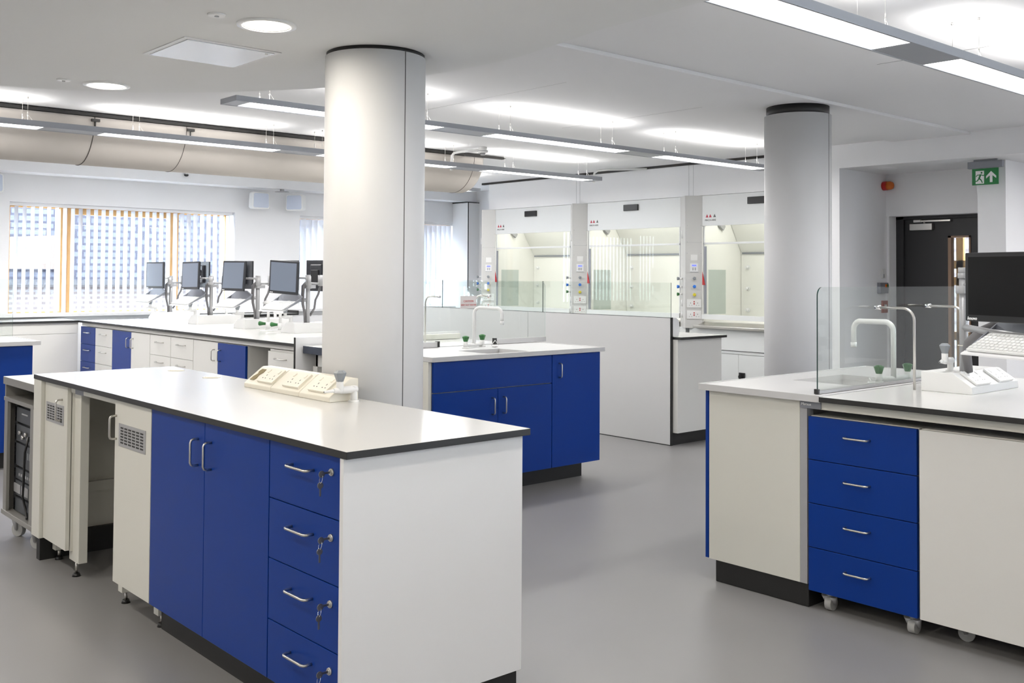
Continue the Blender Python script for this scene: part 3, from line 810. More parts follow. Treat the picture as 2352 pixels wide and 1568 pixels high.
# ================================================================== MONITOR BENCH (B)
BX = 3.67
worktop('long white worktop carrying the four monitors', 3.65, 5.15, 6.475, 10.97)
tag(MB().box(3.682, 3.70, 6.475, 10.97, 0.845, 0.878).build('under_rail', 'white'), 'pale steel rail under the monitor bench worktop', 'rail')
tag(MB().box(3.65, 5.15, 6.455, 6.472, 0.0, 0.944, mk='purewhite').build('end_panel', 'purewhite'), 'pale end panel with black edge closing the monitor bench', 'panel')
tag(MB().box(3.644, 3.650, 6.455, 6.472, 0.0, 0.945).build('edge_strip', 'black'), 'black edge of the monitor bench end panel', 'edge strip')
FB = ('x', BX)
def drawers(lab, y0, y1, mk, zs, group='drawer units of the monitor bench'):
    c = cabinet('drawer_cabinet', lab, 3.69, 4.2, y0, y1, 0.12, 0.838, 'white', group)
    for a, b in zip(zs[:-1], zs[1:]):
        d_ = front(c, 'drawer', FB, y0, y1, a, b, mk)
        ym = (y0+y1)/2
        hhandle(d_, FB, ym-0.075, ym+0.075, (a+b)/2+0.03, 0.026)
    return c
Z4 = [0.12, 0.30, 0.48, 0.66, 0.838]
drawers('blue drawer unit at the far end of the monitor bench', 10.545, 10.97, 'blue', Z4)
drawers('white drawer unit next to the far blue drawers', 10.075, 10.54, 'white', Z4)
def doors(lab, y0, ym, y1, mk0, mk1):
    c = cabinet('base_cupboard', lab, 3.69, 4.2, y0, y1, 0.12, 0.838, 'white', 'blue and white cupboards of the monitor bench')
    a = front(c, 'door', FB, ym, y1, 0.12, 0.838, mk0); vhandle(a, FB, ym+0.055, 0.69, 0.78)
    b = front(c, 'door', FB, y0, ym, 0.12, 0.838, mk1); vhandle(b, FB, ym-0.055, 0.69, 0.78)
doors('cupboard with a blue and a white door, far half of the monitor bench', 9.135, 9.585, 10.07, 'blue', 'white')
drawers('white drawer unit left of the other in the middle of the monitor bench', 8.675, 9.13, 'white', Z4)
drawers('white drawer unit right of the other in the middle of the monitor bench', 8.21, 8.67, 'white', Z4)
doors('cupboard with a white and a blue door beside the knee space', 7.26, 7.745, 8.205, 'white', 'blue')
drawers('single white drawer unit between knee space and end panel', 6.49, 6.90, 'white', [0.12, 0.30, 0.48, 0.66, 0.825])
tag(MB().box(4.25, 4.27, 6.9, 7.26, 0.0, 0.878).build('back_panel', 'cream'), 'pale panel at the back of the monitor bench knee space', 'panel')
tag(MB().box(3.74, 3.755, 6.49, 10.97, 0, 0.12).build('plinth', 'plinth'), 'black plinth under the monitor bench', 'plinth')
tag(MB().box(4.75, 5.12, 6.49, 10.97, 0.0, 0.878).build('bench_back_units', 'white'), 'white units along the hidden side of the monitor bench', 'cabinet')

def bench_pod(lab, x, y, rz, group):
    """white socket pod; local +Y is the sloped socket side, origin at the back corner centre"""
    root = T('socket_pod', lab, 'socket pod', (x, y, 0.90), rz, group)
    prof = [(0.0, 0.0), (0.0, 0.086), (0.142, 0.086), (0.225, 0.032), (0.228, 0.0)]
    m = MB(local=True); m.prism(prof, 'x', -0.235, 0.235); m.build('housing', 'plastic', root, 0.002)
    for cx in (-0.115, 0.115):
        socket_plate(root, (cx, 0.186, 0.0595), (-1, 0, 0), (0, -0.083, 0.054), 0.140, 0.088)
    return root
pods = [(10.44, 'farthest of the row, beside the window'), (9.445, 'second from the window'), (8.455, 'third from the window'), (7.57, 'nearest of the row, partly behind the column')]
for y, t_ in pods:
    bench_pod('white socket pod under the monitor post, '+t_, 4.50, y, 0, 'white socket pods on the monitor bench')

def screen(lab, loc, rz, w_, h, tilt=0.0, facekey='screen_b', group=None, logo=True, bez=0.016, roll=0.0):
    """monitor: local -X is the viewing side; local -Y is the viewer's right"""
    root = T('monitor', lab, 'monitor', loc, rz, group)
    root.rotation_euler = (roll, tilt, rz)
    m = MB(local=True); m.box(0.0, 0.020, -w_/2, w_/2, -h/2, h/2); m.build('bezel', 'blackp' if facekey == 'screen' else 'bezel', root, 0.004)
    MB(local=True).box(-0.0008, 0.004, -w_/2+bez, w_/2-bez, -h/2+bez*1.5, h/2-bez).build('display', facekey, root)
    MB(local=True).box(0.018, 0.045, -w_*0.24, w_*0.24, -h*0.32, h*0.36).build('rear_housing', 'bezel', root, 0.008)
    MB(local=True).box(0.045, 0.057, -0.05, 0.05, -0.05, 0.05).build('mounting_plate', 'blackp', root, 0.002)
    if logo:
        lettering('lettering', 'lenovo', 0.019 if w_ > 0.4 else 0.013, root, 'whitetext', (-0.001, w_/2-0.013, -h/2+0.006), (PI/2, 0, -PI/2), bold=True, shear=0.2)
    return root
def keyboard(lab, loc, rz, tilt, group=None):
    root = T('keyboard', lab, 'keyboard', loc, rz, group)
    root.rotation_euler = (0, tilt, rz)
    w_ = 0.36
    MB(local=True).box(-0.075, 0.075, -w_/2, w_/2, 0, 0.012).build('case', 'plastic', root, 0.003)
    m = MB(local=True)
    for r_ in range(6):
        for k_ in range(15):
            x = 0.062-r_*0.0225; y = -w_/2+0.016+k_*0.0227
            m.box(x-0.0165, x, y, y+0.0185, 0.0118, 0.0165)
    m.build('keys', 'plastic', root, 0.001)
    return root

def stand(lab, x, y, ztop, rz, group, z0=0.986, far=True, kb=(-0.22, 0.20), kz=1.12, sc=1.0, monoff=(-0.17, 0.06), rm=True):
    root = T('monitor_post', lab, 'monitor arm', (x, y, z0), rz, group)
    L = ztop-z0
    MB(local=True).cyl((0, 0, 0), (0, 0, L), 0.0185, 24).build('pole', 'silver', root)
    m = MB(local=True)
    m.cyl((0, 0, L-0.07), (0, 0, L-0.035), 0.032, 24); m.box(-0.02, 0.06, -0.028, 0.028, L-0.068, L-0.04)
    m.cyl((0, 0, L-0.002), (0, 0, L+0.022), 0.024, 20); m.cyl((0.0, 0, L+0.022), (0, 0, L+0.046), 0.022, 20)
    m.build('collar', 'silver', root, 0.002)
    mx, my = monoff
    m = MB(local=True)
    m.tube([(0, 0, L-0.03), (mx*0.35+0.02, -0.09, L-0.028)], 0.010, 10)
    m.cyl((mx*0.35+0.02, -0.09, L-0.045), (mx*0.35+0.02, -0.09, L+0.035), 0.021, 20)
    m.tube([(mx*0.35+0.02, -0.09, L+0.02), (mx+0.055, my, L+0.02)], 0.009, 10)
    m.cyl((mx+0.06, my, L+0.0), (mx+0.06, my, L+0.045), 0.018, 18)
    m.build('monitor_arm', 'silver', root)
    if far:
        m = MB(local=True)
        m.tube([(0, 0, L-0.025), (0.15, 0.05, L-0.03)], 0.010, 10)
        m.cyl((0.15, 0.05, L-0.05), (0.15, 0.05, L+0.045), 0.021, 20)
        m.tube([(0.15, 0.05, L+0.02), (0.235, 0.02, L+0.02)], 0.009, 10)
        m.build('monitor_arm', 'silver', root)
        MB(local=True).tube([(0.15, 0.05, L-0.05), (0.13, 0.05, L-0.12), (0.10, 0.045, L-0.17), (0.085, 0.035, L-0.24), (0.03, 0.012, L-0.30)], 0.010, 8).build('cable_loop', 'cable', root)
    # keyboard arm and tray with raised grey back
    kx, ky = kb; kzz = kz-z0
    m = MB(local=True)
    m.tube([(0, 0, kzz+0.055), (kx*0.35, ky*0.5, kzz+0.045), (kx+0.09, ky, kzz+0.035)], [0.016, 0.014, 0.012], 10)
    m.build('keyboard_arm', 'silver', root)
    c, s_ = math.cos(0.45), math.sin(0.45)
    def tp(a, yy, zz): # along tray slope
        return (kx+a*c, ky+yy, kzz+a*s_+zz)
    m = MB(local=True); b = 0
    for a in (-0.09, 0.10):
        for yy in (-0.20, 0.20):
            for zz in (-0.008, -0.002): m.v.append(tp(a, yy, zz))
    for q in ((0, 1, 3, 2), (4, 6, 7, 5), (0, 4, 5, 1), (2, 3, 7, 6), (0, 2, 6, 4), (1, 5, 7, 3)): m.face(list(q))
    m.build('keyboard_tray', 'purewhite', root)
    m = MB(local=True); st = len(m.v)
    pr = [(-0.07, 0.0), (0.10, 0.0), (0.135, 0.075), (0.095, 0.07)]
    # sloping grey back plate behind the keyboard plus side wings
    for sg in (-1, 1):
        o_ = len(m.v)
        for t_ in (0.192, 0.200):
            for a, zz in ((-0.08, -0.004), (0.12, -0.004), (0.125, 0.025)): m.v.append(tp(a, sg*t_, zz))
        m.face([o_, o_+1, o_+2]); m.face([o_+5, o_+4, o_+3]); m.face([o_, o_+3, o_+4, o_+1]); m.face([o_+1, o_+4, o_+5, o_+2]); m.face([o_+2, o_+5, o_+3, o_])
    o_ = len(m.v)
    for yy, hh in ((-0.20, 0.025), (-0.10, 0.062), (0.10, 0.062), (0.20, 0.025)):
        for tt in (0.0, 0.006):
            m.v.append(tp(0.105+tt, yy, -0.004)); m.v.append(tp(0.125+tt, yy, hh))
    for i in range(3):
        a = o_+i*4; b_ = a+4
        m.face([a, b_, b_+1, a+1]); m.face([a+2, a+3, b_+3, b_+2]); m.face([a+1, b_+1, b_+3, a+3]); m.face([a, a+2, b_+2, b_])
    m.face([o_, o_+1, o_+3, o_+2]); m.face([o_+12, o_+14, o_+15, o_+13])
    m.build('tray_back', 'alu', root)
    if not rm: return root
    m = MB(local=True)
    m.tube([(-0.02, -0.02, L-0.01), (-0.055, -0.015, L-0.05), (-0.05, 0.0, L-0.12), (-0.045, 0.005, L-0.20), (-0.03, 0.0, L-0.28), (-0.026, 0.0, 0.0)], [0.012, 0.016, 0.014, 0.012, 0.010, 0.009], 10)
    m.build('cable_bundle', 'cable', root)
    return root
G = 'monitor posts on the monitor bench'
spots = [(4.435, 10.50, 1.325), (4.43, 9.51, 1.330), (4.41, 8.50, 1.335), (4.42, 7.62, 1.345)]
desc = ['farthest, closest to the window', 'second from the window', 'third from the window', 'nearest, beside the column']
mons = [((4.2, 10.36, 1.377), 10.3, -0.5, 0.4, 0.318, 0.274), ((4.2, 9.49, 1.377), 5.8, -2.2, 1.0, 0.315, 0.271), ((4.2, 8.57, 1.378), 11.3, -4.1, -0.5, 0.319, 0.274), ((4.2, 7.647, 1.369), 16.8, 0.9, -3.0, 0.325, 0.279)]
for i, (x, y, zt) in enumerate(spots):
    stand('silver monitor post with keyboard tray, '+desc[i], x, y, zt, 0, G, kb=(-0.20, 0.14), kz=1.125, monoff=(mons[i][0][0]-x+0.03, mons[i][0][1]-y))
    loc, yw, ti, ro, w_, h = mons[i]
    screen('small grey-screened monitor facing the camera, '+desc[i], loc, math.radians(yw), w_, h, math.radians(-ti), 'screen_b', 'front monitors of the monitor bench', roll=math.radians(-ro))
    keyboard('white keyboard on the tray below the monitor, '+desc[i], (x-0.20+0.0, y+0.14, 1.126), 0, -0.45, 'keyboards of the monitor bench')
    screen('monitor seen from behind on the far side of the post, '+desc[i], (x+0.30, (y-0.10, y-0.10, y-0.02, y+0.32)[i], 1.385), PI+math.radians(8), 0.325, 0.279, 0, 'screen_b', 'rear monitors of the monitor bench', logo=False)
    gas_tap('white gas tap on the socket pod, '+desc[i], (4.30, y+0.075-0.0, 0.986), 0, group='gas taps on the monitor bench pods')
    gas_tap('white gas tap at the far corner of the pod, '+desc[i], (4.63, y+0.075, 0.986), PI, group='gas taps on the far side of the pods')

def mixer_tap(lab, loc, rz, spout=0.24, span=0.17, htop=0.285, drop=0.10, r=0.0115, knob='greenknob', blunt=True):
    """swan neck laboratory mixer: local x = knob to knob, spout towards local -Y"""
    root = T('mixer_tap', lab, 'tap', loc, rz)
    m = MB(local=True)
    for s_ in (-1, 1):
        m.cyl((s_*span/2, 0, 0), (s_*span/2, 0, 0.008), 0.025, 24, 0.022); m.cyl((s_*span/2, 0, 0.006), (s_*span/2, 0, 0.045), 0.0155, 20)
    m.tube([(-span/2, 0, 0.020), (-span*0.2, 0, 0.018), (span*0.2, 0, 0.018), (span/2, 0, 0.020)], 0.012, 14)
    m.build('body', 'plastic', root)
    c = 0.045
    pts = [(0, 0, 0.02), (0, 0, htop-c)]
    for a in range(1, 6): t = PI/2*a/5; pts.append((0, -c*(1-math.cos(t)), htop-c+c*math.sin(t)))
    for a in range(1, 6): t = PI/2*a/5; pts.append((0, -spout+c-c*math.sin(t), htop-c+c*math.cos(t)))
    pts.append((0, -spout, htop-drop))
    m = MB(local=True); m.tube(pts, r, 16); m.cyl((0, -spout, htop-drop-0.012), (0, -spout, htop-drop+0.012), r*1.15, 16)
    m.build('swan_neck', 'plastic', root)
    for s_ in (-1, 1):
        k_ = MB(local=True); k_.tube([(s_*span/2, 0, 0.043), (s_*span/2, 0, 0.046), (s_*span/2, 0, 0.078), (s_*span/2, 0, 0.085)], [0.013, 0.015, 0.0255, 0.012], 7)
        for i in range(len(k_.sm)): k_.sm[i] = False
        k_.build('knob', knob, root, 0.001)
    return root

# bib mixer with green levers on the monitor bench
t = T('bench_tap', 'white twin-pillar bench tap with green knobs near the third monitor', 'tap', (4.40, 8.17, 0.90))
m = MB(); 
for yy in (8.285, 8.065):
    m.cyl((4.405, yy, 0.90), (4.405, yy, 0.906), 0.026, 20); m.cyl((4.405, yy, 0.905), (4.405, yy, 0.965), 0.018, 18); m.cyl((4.405, yy, 0.965), (4.405, yy, 1.13), 0.0125, 16)
m.tube([(4.405, 8.37, 1.135), (4.405, 8.30, 1.145), (4.405, 8.05, 1.145), (4.405, 7.98, 1.135)], [0.012, 0.02, 0.02, 0.012], 14)
m.build('body', 'plastic', t)
for yy in (8.285, 8.065):
    k_ = MB(); k_.tube([(4.39, yy+0.02, 0.95), (4.375, yy+0.03, 0.951), (4.345, yy+0.05, 0.953), (4.335, yy+0.055, 0.953)], [0.012, 0.014, 0.022, 0.012], 7); k_.build('knob', 'greenknob', t)
tag(MB().box(4.24, 4.50, 8.0, 8.12, 0.9, 0.904).build('drip_tray', 'plastic'), 'small flat drip tray in front of the bench tap', 'drip tray')

# ================================================================== MIDDLE SINK UNIT (M) with table behind
sink_top('middle grey sink worktop with recessed basin', 3.677, 5.178, 4.872, 5.60, 4.165, 4.52, 4.935, 5.24)
MY = 4.892
c = cabinet('sink_cupboard', 'blue middle sink cupboard with a wide panel over two doors', 3.70, 4.686, 4.915, 5.55)
front(c, 'false_panel', ('y', MY), 3.70, 4.687, 0.685, 0.872, 'blue')
a = front(c, 'door', ('y', MY), 3.70, 4.213, 0.12, 0.682, 'blue'); vhandle(a, ('y', MY), 4.165, 0.522, 0.625)
a = front(c, 'door', ('y', MY), 4.213, 4.687, 0.12, 0.682, 'blue'); vhandle(a, ('y', MY), 4.260, 0.522, 0.625)
c = cabinet('base_cupboard', 'tall single blue door cupboard right of the middle sink', 4.69, 5.145, 4.915, 5.55)
a = front(c, 'door', ('y', MY), 4.689, 5.150, 0.12, 0.872, 'blue'); vhandle(a, ('y', MY), 4.752, 0.718, 0.811)
tag(MB().box(3.675, 3.698, 4.91, 5.58, 0.12, 0.872).build('end_panel', 'cream', None, 0.001), 'pale side panel at the left of the middle sink cupboard', 'panel')
tag(MB().box(3.75, 5.10, 5.02, 5.5, 0, 0.12).build('plinth', 'plinth'), 'black plinth under the middle sink cupboards', 'plinth')
mixer_tap('white swan-neck mixer tap with green knobs at the middle sink', (4.455, 5.43, 0.90), 0.35, spout=0.22, span=0.225, htop=0.275, drop=0.10)
pl = T('sink_plug', 'white triangular plug lying behind the middle basin', 'plug', (4.583, 5.356, 0.903))
MB(local=True).cyl((0, 0, 0), (0, 0, 0.012), 0.022, 20, 0.018).build('stopper', 'plastic', pl)
MB(local=True).tube([(-0.022, 0.012, 0.010), (0.0, 0.0, 0.045), (0.022, -0.012, 0.010), (-0.022, 0.012, 0.010)], 0.003, 6).build('pull_ring', 'plastic', pl)
MG = 5.575
glass_screen('clear glass screen behind the middle sink', 'x', 3.70, 5.266, MG, 0.935, 1.352, 0.045, round1=True, edge='paleedge')
m = MB(); m.box(4.775, 5.266, MG-0.012, MG+0.012, 0.903, 0.938); m.box(3.70, 4.24, MG-0.012, MG+0.012, 0.903, 0.938)
tag(m.build('glass_rail', 'sink'), 'low grey glass rail behind the middle sink', 'glass rail')
tag(MB().box(4.240, 4.258, MG-0.015, MG+0.015, 0.903, 0.942).build('rail_cap', 'black'), 'black end cap of the middle glass rail, left one', 'rail cap')
tag(MB().box(4.757, 4.775, MG-0.015, MG+0.015, 0.903, 0.945).build('rail_cap', 'black'), 'black end cap of the middle glass rail, behind the plug', 'rail cap')
def rod(lab, x, y0, yg, z0, z1, s=0.006, grp=None):
    """steel support rod: rises at y0 and bends over to the glass at yg"""
    root = T('support_rod', lab, 'support rod', (x, y0, z0), group=grp)
    sg = 1 if yg > y0 else -1; c = 0.055
    pts = [(x, y0, z0), (x, y0, z1-c)]
    for a in range(1, 7): t = PI/2*a/6; pts.append((x, y0+sg*c*(1-math.cos(t)), z1-c+c*math.sin(t)))
    pts.append((x, yg-sg*0.004, z1))
    MB().tube(pts, s, 12).build('rod', 'steel', root)
    MB().cyl((x, yg-sg*0.018, z1), (x, yg+sg*0.010, z1), 0.010, 14).build('clip', 'chrome', root)
    return root
rod('steel rod holding the middle glass screen, left one', 4.262, MG+0.16, MG, 0.90, 1.248, grp='steel rods of the middle glass screen')
rod('steel rod holding the middle glass screen, right one behind the swan-neck tap', 4.715, MG+0.16, MG, 0.90, 1.250, grp='steel rods of the middle glass screen')
g = T('caution_sign', 'small pale sign reading caution very hot water on the middle glass', 'sign', (4.515, MG-0.012, 1.20))
MB().box(4.443, 4.587, MG-0.008, MG-0.004, 1.163, 1.252).build('card', 'card', g, 0.0005)
lettering('lettering', 'CAUTION', 0.020, g, 'redtext', (0.0, 0.0035, 0.008), (PI/2, 0, 0), align='CENTER')
lettering('lettering', 'VERY HOT WATER', 0.0165, g, 'redtext', (0.0, 0.0035, -0.018), (PI/2, 0, 0), align='CENTER')
# worktop behind the middle glass and the dark-edged table
tb = T('bench_table', 'dark-edged low table between the middle sink and the monitor bench', 'table', (4.4, 6.0, 0))
MB().box(3.70, 5.12, 5.615, 6.44, 0.832, 0.886, top='top').build('tabletop', mat('slate_blue_edge', (0.035, 0.045, 0.07), 0.5), tb, 0.002)
MB().box(3.76, 5.05, 6.33, 6.36, 0.74, 0.83).box(3.76, 3.80, 5.70, 6.36, 0.74, 0.83).box(3.80, 5.05, 5.70, 5.73, 0.74, 0.83).build('apron', 'white', tb, 0.002)
for x, y in ((3.76, 6.34), (3.76, 5.70), (5.0, 6.30), (5.0, 5.70)): MB().box(x, x+0.06, y, y+0.06, 0, 0.74).build('leg', 'white', tb, 0.002)
bx = MB().box(4.55, 5.11, 6.40, 6.45, 0.888, 0.93).build('cable_trunking', 'cream', None, 0.003); tag(bx, 'long cream trunking lying on the table behind the middle glass', 'trunking')

# ================================================================== RIGHT BENCH (R)
RX = 3.81
sink_top('right grey sink worktop with basin', 3.787, 5.285, 2.335, 2.968, 4.29, 4.74, 2.455, 2.79)
worktop('white worktop with black edge on the right bench', 3.775, 5.285, -1.4, 2.332)
c = cabinet('sink_cupboard', 'right sink cupboard, white flank with a blue door edge', 3.83, 5.26, 2.45, 2.925, 0.10, 0.872)
MB().box(RX+0.002, RX+0.020, 2.445, 2.925, 0.10, 0.872).build('side_panel', 'cream', c, 0.001)
front(c, 'door', ('Y', 2.947), RX+0.002, 4.50, 0.10, 0.872, 'blue'); front(c, 'door', ('Y', 2.947), 4.50, 5.26, 0.10, 0.872, 'blue')
tag(MB().box(RX+0.012, 5.2, 2.41, 2.895, 0, 0.10).build('plinth', 'plinth', None, 0.004), 'black plinth under the right sink cupboard', 'plinth')
fr = T('bench_support', 'cream steel frame under the right bench worktop', 'bench frame', (3.9, 1.6, 0))
MB().box(3.812, 3.83, -1.35, 2.44, 0.842, 0.877).build('top_rail', 'cream', fr, 0.001)
MB().box(3.812, 3.86, 2.41, 2.444, 0.10, 0.842).build('leg', 'silver', fr, 0.001)
tg = T('maker_plate', 'small dark maker plate under the right worktop corner', 'name plate', (3.808, 2.39, 0.857))
MB().box(3.806, 3.812, 2.341, 2.440, 0.843, 0.874).build('plate', 'alu', tg)
lettering('lettering', 'Marson', 0.016, tg, 'whitetext', (-0.0025, 0.045, -0.002), (PI/2, 0, -PI/2), shear=0.2)
def pedestal(lab, y0, y1, mk, drawers_=True):
    c = T('mobile_pedestal', lab, 'cabinet', (4.05, (y0+y1)/2, 0), group='mobile units under the right bench')
    MB().box(3.832, 4.33, y0+0.002, y1-0.002, 0.075, 0.812).build('carcass', 'cream' if drawers_ else 'white', c, 0.001)
    F = ('x', RX)
    if drawers_:
        zs = [0.077, 0.260, 0.445, 0.628, 0.811]
        for a, b in zip(zs[:-1], zs[1:]):
            d_ = front(c, 'drawer', F, y0, y1, a, b, mk); hhandle(d_, F, (y0+y1)/2-0.042, (y0+y1)/2+0.066, a+0.112, 0.026)
    else:
        front(c, 'door', F, y0, y1, 0.077, 0.811, mk)
    return c
c = pedestal('blue four-drawer mobile pedestal under the right bench', 1.923, 2.404, 'blue')
for x, y in ((3.865, 2.33), (3.865, 1.965), (4.28, 2.33), (4.28, 1.965)): caster(c, x, y, 0.075, 0.030, 0.030, PI/2)
c = pedestal('white mobile cabinet beside the blue pedestal', 0.95, 1.915, 'white', False)
for x, y in ((3.94, 1.79), (3.94, 1.05), (4.28, 1.79), (4.28, 1.05)): caster(c, x, y, 0.075, 0.031, 0.024, 0.25)
rl = T('recess_fill_light', 'unseen square fill light added in the door recess ceiling', 'ceiling light', (8.75, 2.1, 2.387))  # fill lamp added out of view to brighten the door recess, built as a fitting
MB(local=True).box(-0.16, 0.16, -0.16, 0.16, -0.008, 0.0).build('trim_frame', 'plastic', rl, 0.001)
MB(local=True).box(-0.14, 0.14, -0.14, 0.14, -0.010, -0.007).build('lens', 'glow_lamp', rl)
area('recess_fill_lamp', (0, 0, -0.013), 0.26, 0.26, 18, (1, 0.98, 0.96), parent=rl)
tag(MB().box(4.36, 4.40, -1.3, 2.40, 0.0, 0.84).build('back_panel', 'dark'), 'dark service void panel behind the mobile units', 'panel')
RG = 2.385
glass_screen('clear glass screen with dark rounded edge beside the right sink', 'x', 3.852, 5.24, RG, 0.912, 1.357, 0.038, round0=True)
tag(MB().box(3.852, 5.24, RG-0.011, RG+0.011, 0.902, 0.914).build('glass_rail', 'silver'), 'low grey glass rail beside the right sink', 'glass rail')
tag(MB().box(3.842, 3.854, RG-0.010, RG+0.010, 0.902, 0.922).build('rail_cap', 'black'), 'black end cap at the foot of the right glass screen', 'rail cap')
rod('steel rod bending to the right glass screen, in front of the red call point', 4.355, 2.208, RG, 0.90, 1.262, grp='steel rods of the right glass screen')
rod('steel rod bending to the right glass screen, beside the monitor post', 4.84, 2.208, RG, 0.90, 1.262, grp='steel rods of the right glass screen')
mixer_tap('white swan-neck mixer tap with green knobs at the right sink', (4.60, 2.437, 0.90), PI-0.12, spout=0.225, span=0.225, htop=0.285, drop=0.12, r=0.013)
pl = T('sink_plug', 'small white plug on a cord behind the right glass', 'plug', (4.42, 2.452, 0.903))
MB(local=True).cyl((0, 0, 0), (0, 0, 0.010), 0.018, 20, 0.015).build('stopper', 'plastic', pl)
MB(local=True).tube([(0, 0, 0.01), (0.02, 0.02, 0.022), (0.04, 0.0, 0.012), (0.06, 0.01, 0.006)], 0.003, 6).build('cord', 'plastic', pl)
bench_pod('white socket pod with two double sockets on the right bench', 4.59, 2.178, PI, None)
gas_tap('white gas tap with grey knob on the right bench pod', (4.44, 2.085, 0.986), 0.0, arm=0.10)
stand('tall silver monitor post on the right bench pod', 4.50, 2.052, 1.40, math.radians(-20.9), None, far=False, kb=(-0.12, -0.385), kz=1.125, monoff=(-0.13, -0.34), rm=False)
# monitor: left edge at (4.33,1.968), runs towards (-.357,-.934)
mw = 0.455
screen('large black widescreen monitor at the right edge of the picture', (4.33-0.357*mw/2, 1.968-0.934*mw/2, 1.362), math.radians(-20.9), mw, 0.290, 0, 'screen', None, bez=0.018)
kc = Vector((4.50, 2.052, 0)) + Matrix.Rotation(math.radians(-20.9), 4, 'Z') @ Vector((-0.12, -0.385, 0))
keyboard('white keyboard tilted on its tray under the large right monitor', (kc.x, kc.y, 1.126), math.radians(-20.9), -0.45)
o = MB().tube([(4.50, 1.845, 1.235), (4.48, 1.87, 1.215), (4.455, 1.955, 1.168), (4.44, 2.005, 1.115), (4.445, 2.015, 1.06), (4.46, 2.012, 0.987)], [0.016, 0.019, 0.021, 0.021, 0.020, 0.017], 12).build('cable_sleeve', 'cable')
tag(o, 'thick grey cable bundle curving down behind the right keyboard', 'cable bundle')
o = MB().tube([(4.50+0.024*math.cos(t), 2.052+0.024*math.sin(t), 1.10) for t in [2*PI*i/14 for i in range(15)]], 0.002, 6).build('cable_tie', 'ivory'); tag(o, 'pale cable tie around the right monitor post', 'cable tie')

# ================================================================== PARTITION BENCH (P)
PX0 = 6.55
pp = T('bench_partition', 'long grey-white partition panel backing the bench by the fume cupboards', 'partition', (6.56, 8.0, 0))
MB().box(PX0, PX0+0.012, 5.425, 7.172, 0.008, 1.052).build('panel', 'partition', pp)
MB().box(PX0, PX0+0.012, 7.176, 8.9, 0.008, 1.052).build('panel', 'partition', pp)
MB().box(PX0, PX0+0.012, 8.904, 10.2, 0.008, 1.052).build('panel', 'partition', pp)
MB().box(PX0+0.012, PX0+0.030, 5.422, 10.2, 0.0, 1.056).box(PX0, PX0+0.012, 5.422, 5.426, 0.0, 1.056).box(PX0, PX0+0.012, 5.422, 10.2, 0, 0.007).build('core_edge', 'black', pp)
for a, b in ((5.425, 6.972), (6.980, 8.522), (8.530, 10.0)):
    glass_screen('clear glass screen on top of the long partition, '+{5.425: 'nearest sheet', 6.980: 'middle sheet', 8.530: 'farthest sheet'}[a], 'y', a, b, PX0+0.010, 1.056, 1.345)
worktop('white worktop with black edge on the bench by the fume cupboards', 6.582, 7.20, 5.335, 10.2, 0.897)
c = cabinet('bench_cupboard', 'grey-white end of the bench by the fume cupboards', 6.585, 7.175, 5.375, 10.2, 0.105, 0.874, 'white')
tag(MB().box(6.59, 7.12, 5.435, 10.15, 0, 0.105).build('plinth', 'plinth'), 'black plinth of the bench by the fume cupboards', 'plinth')
m = MB(); m.prism([(6.584, 0.898), (6.69, 0.898), (6.70, 0.93), (6.70, 1.0), (6.685, 1.035), (6.655, 1.052), (6.584, 1.052)], 'y', 5.45, 10.1)
tag(m.build('service_trunking', 'purewhite', None, 0.002), 'rounded white service trunking along the partition top', 'trunking')

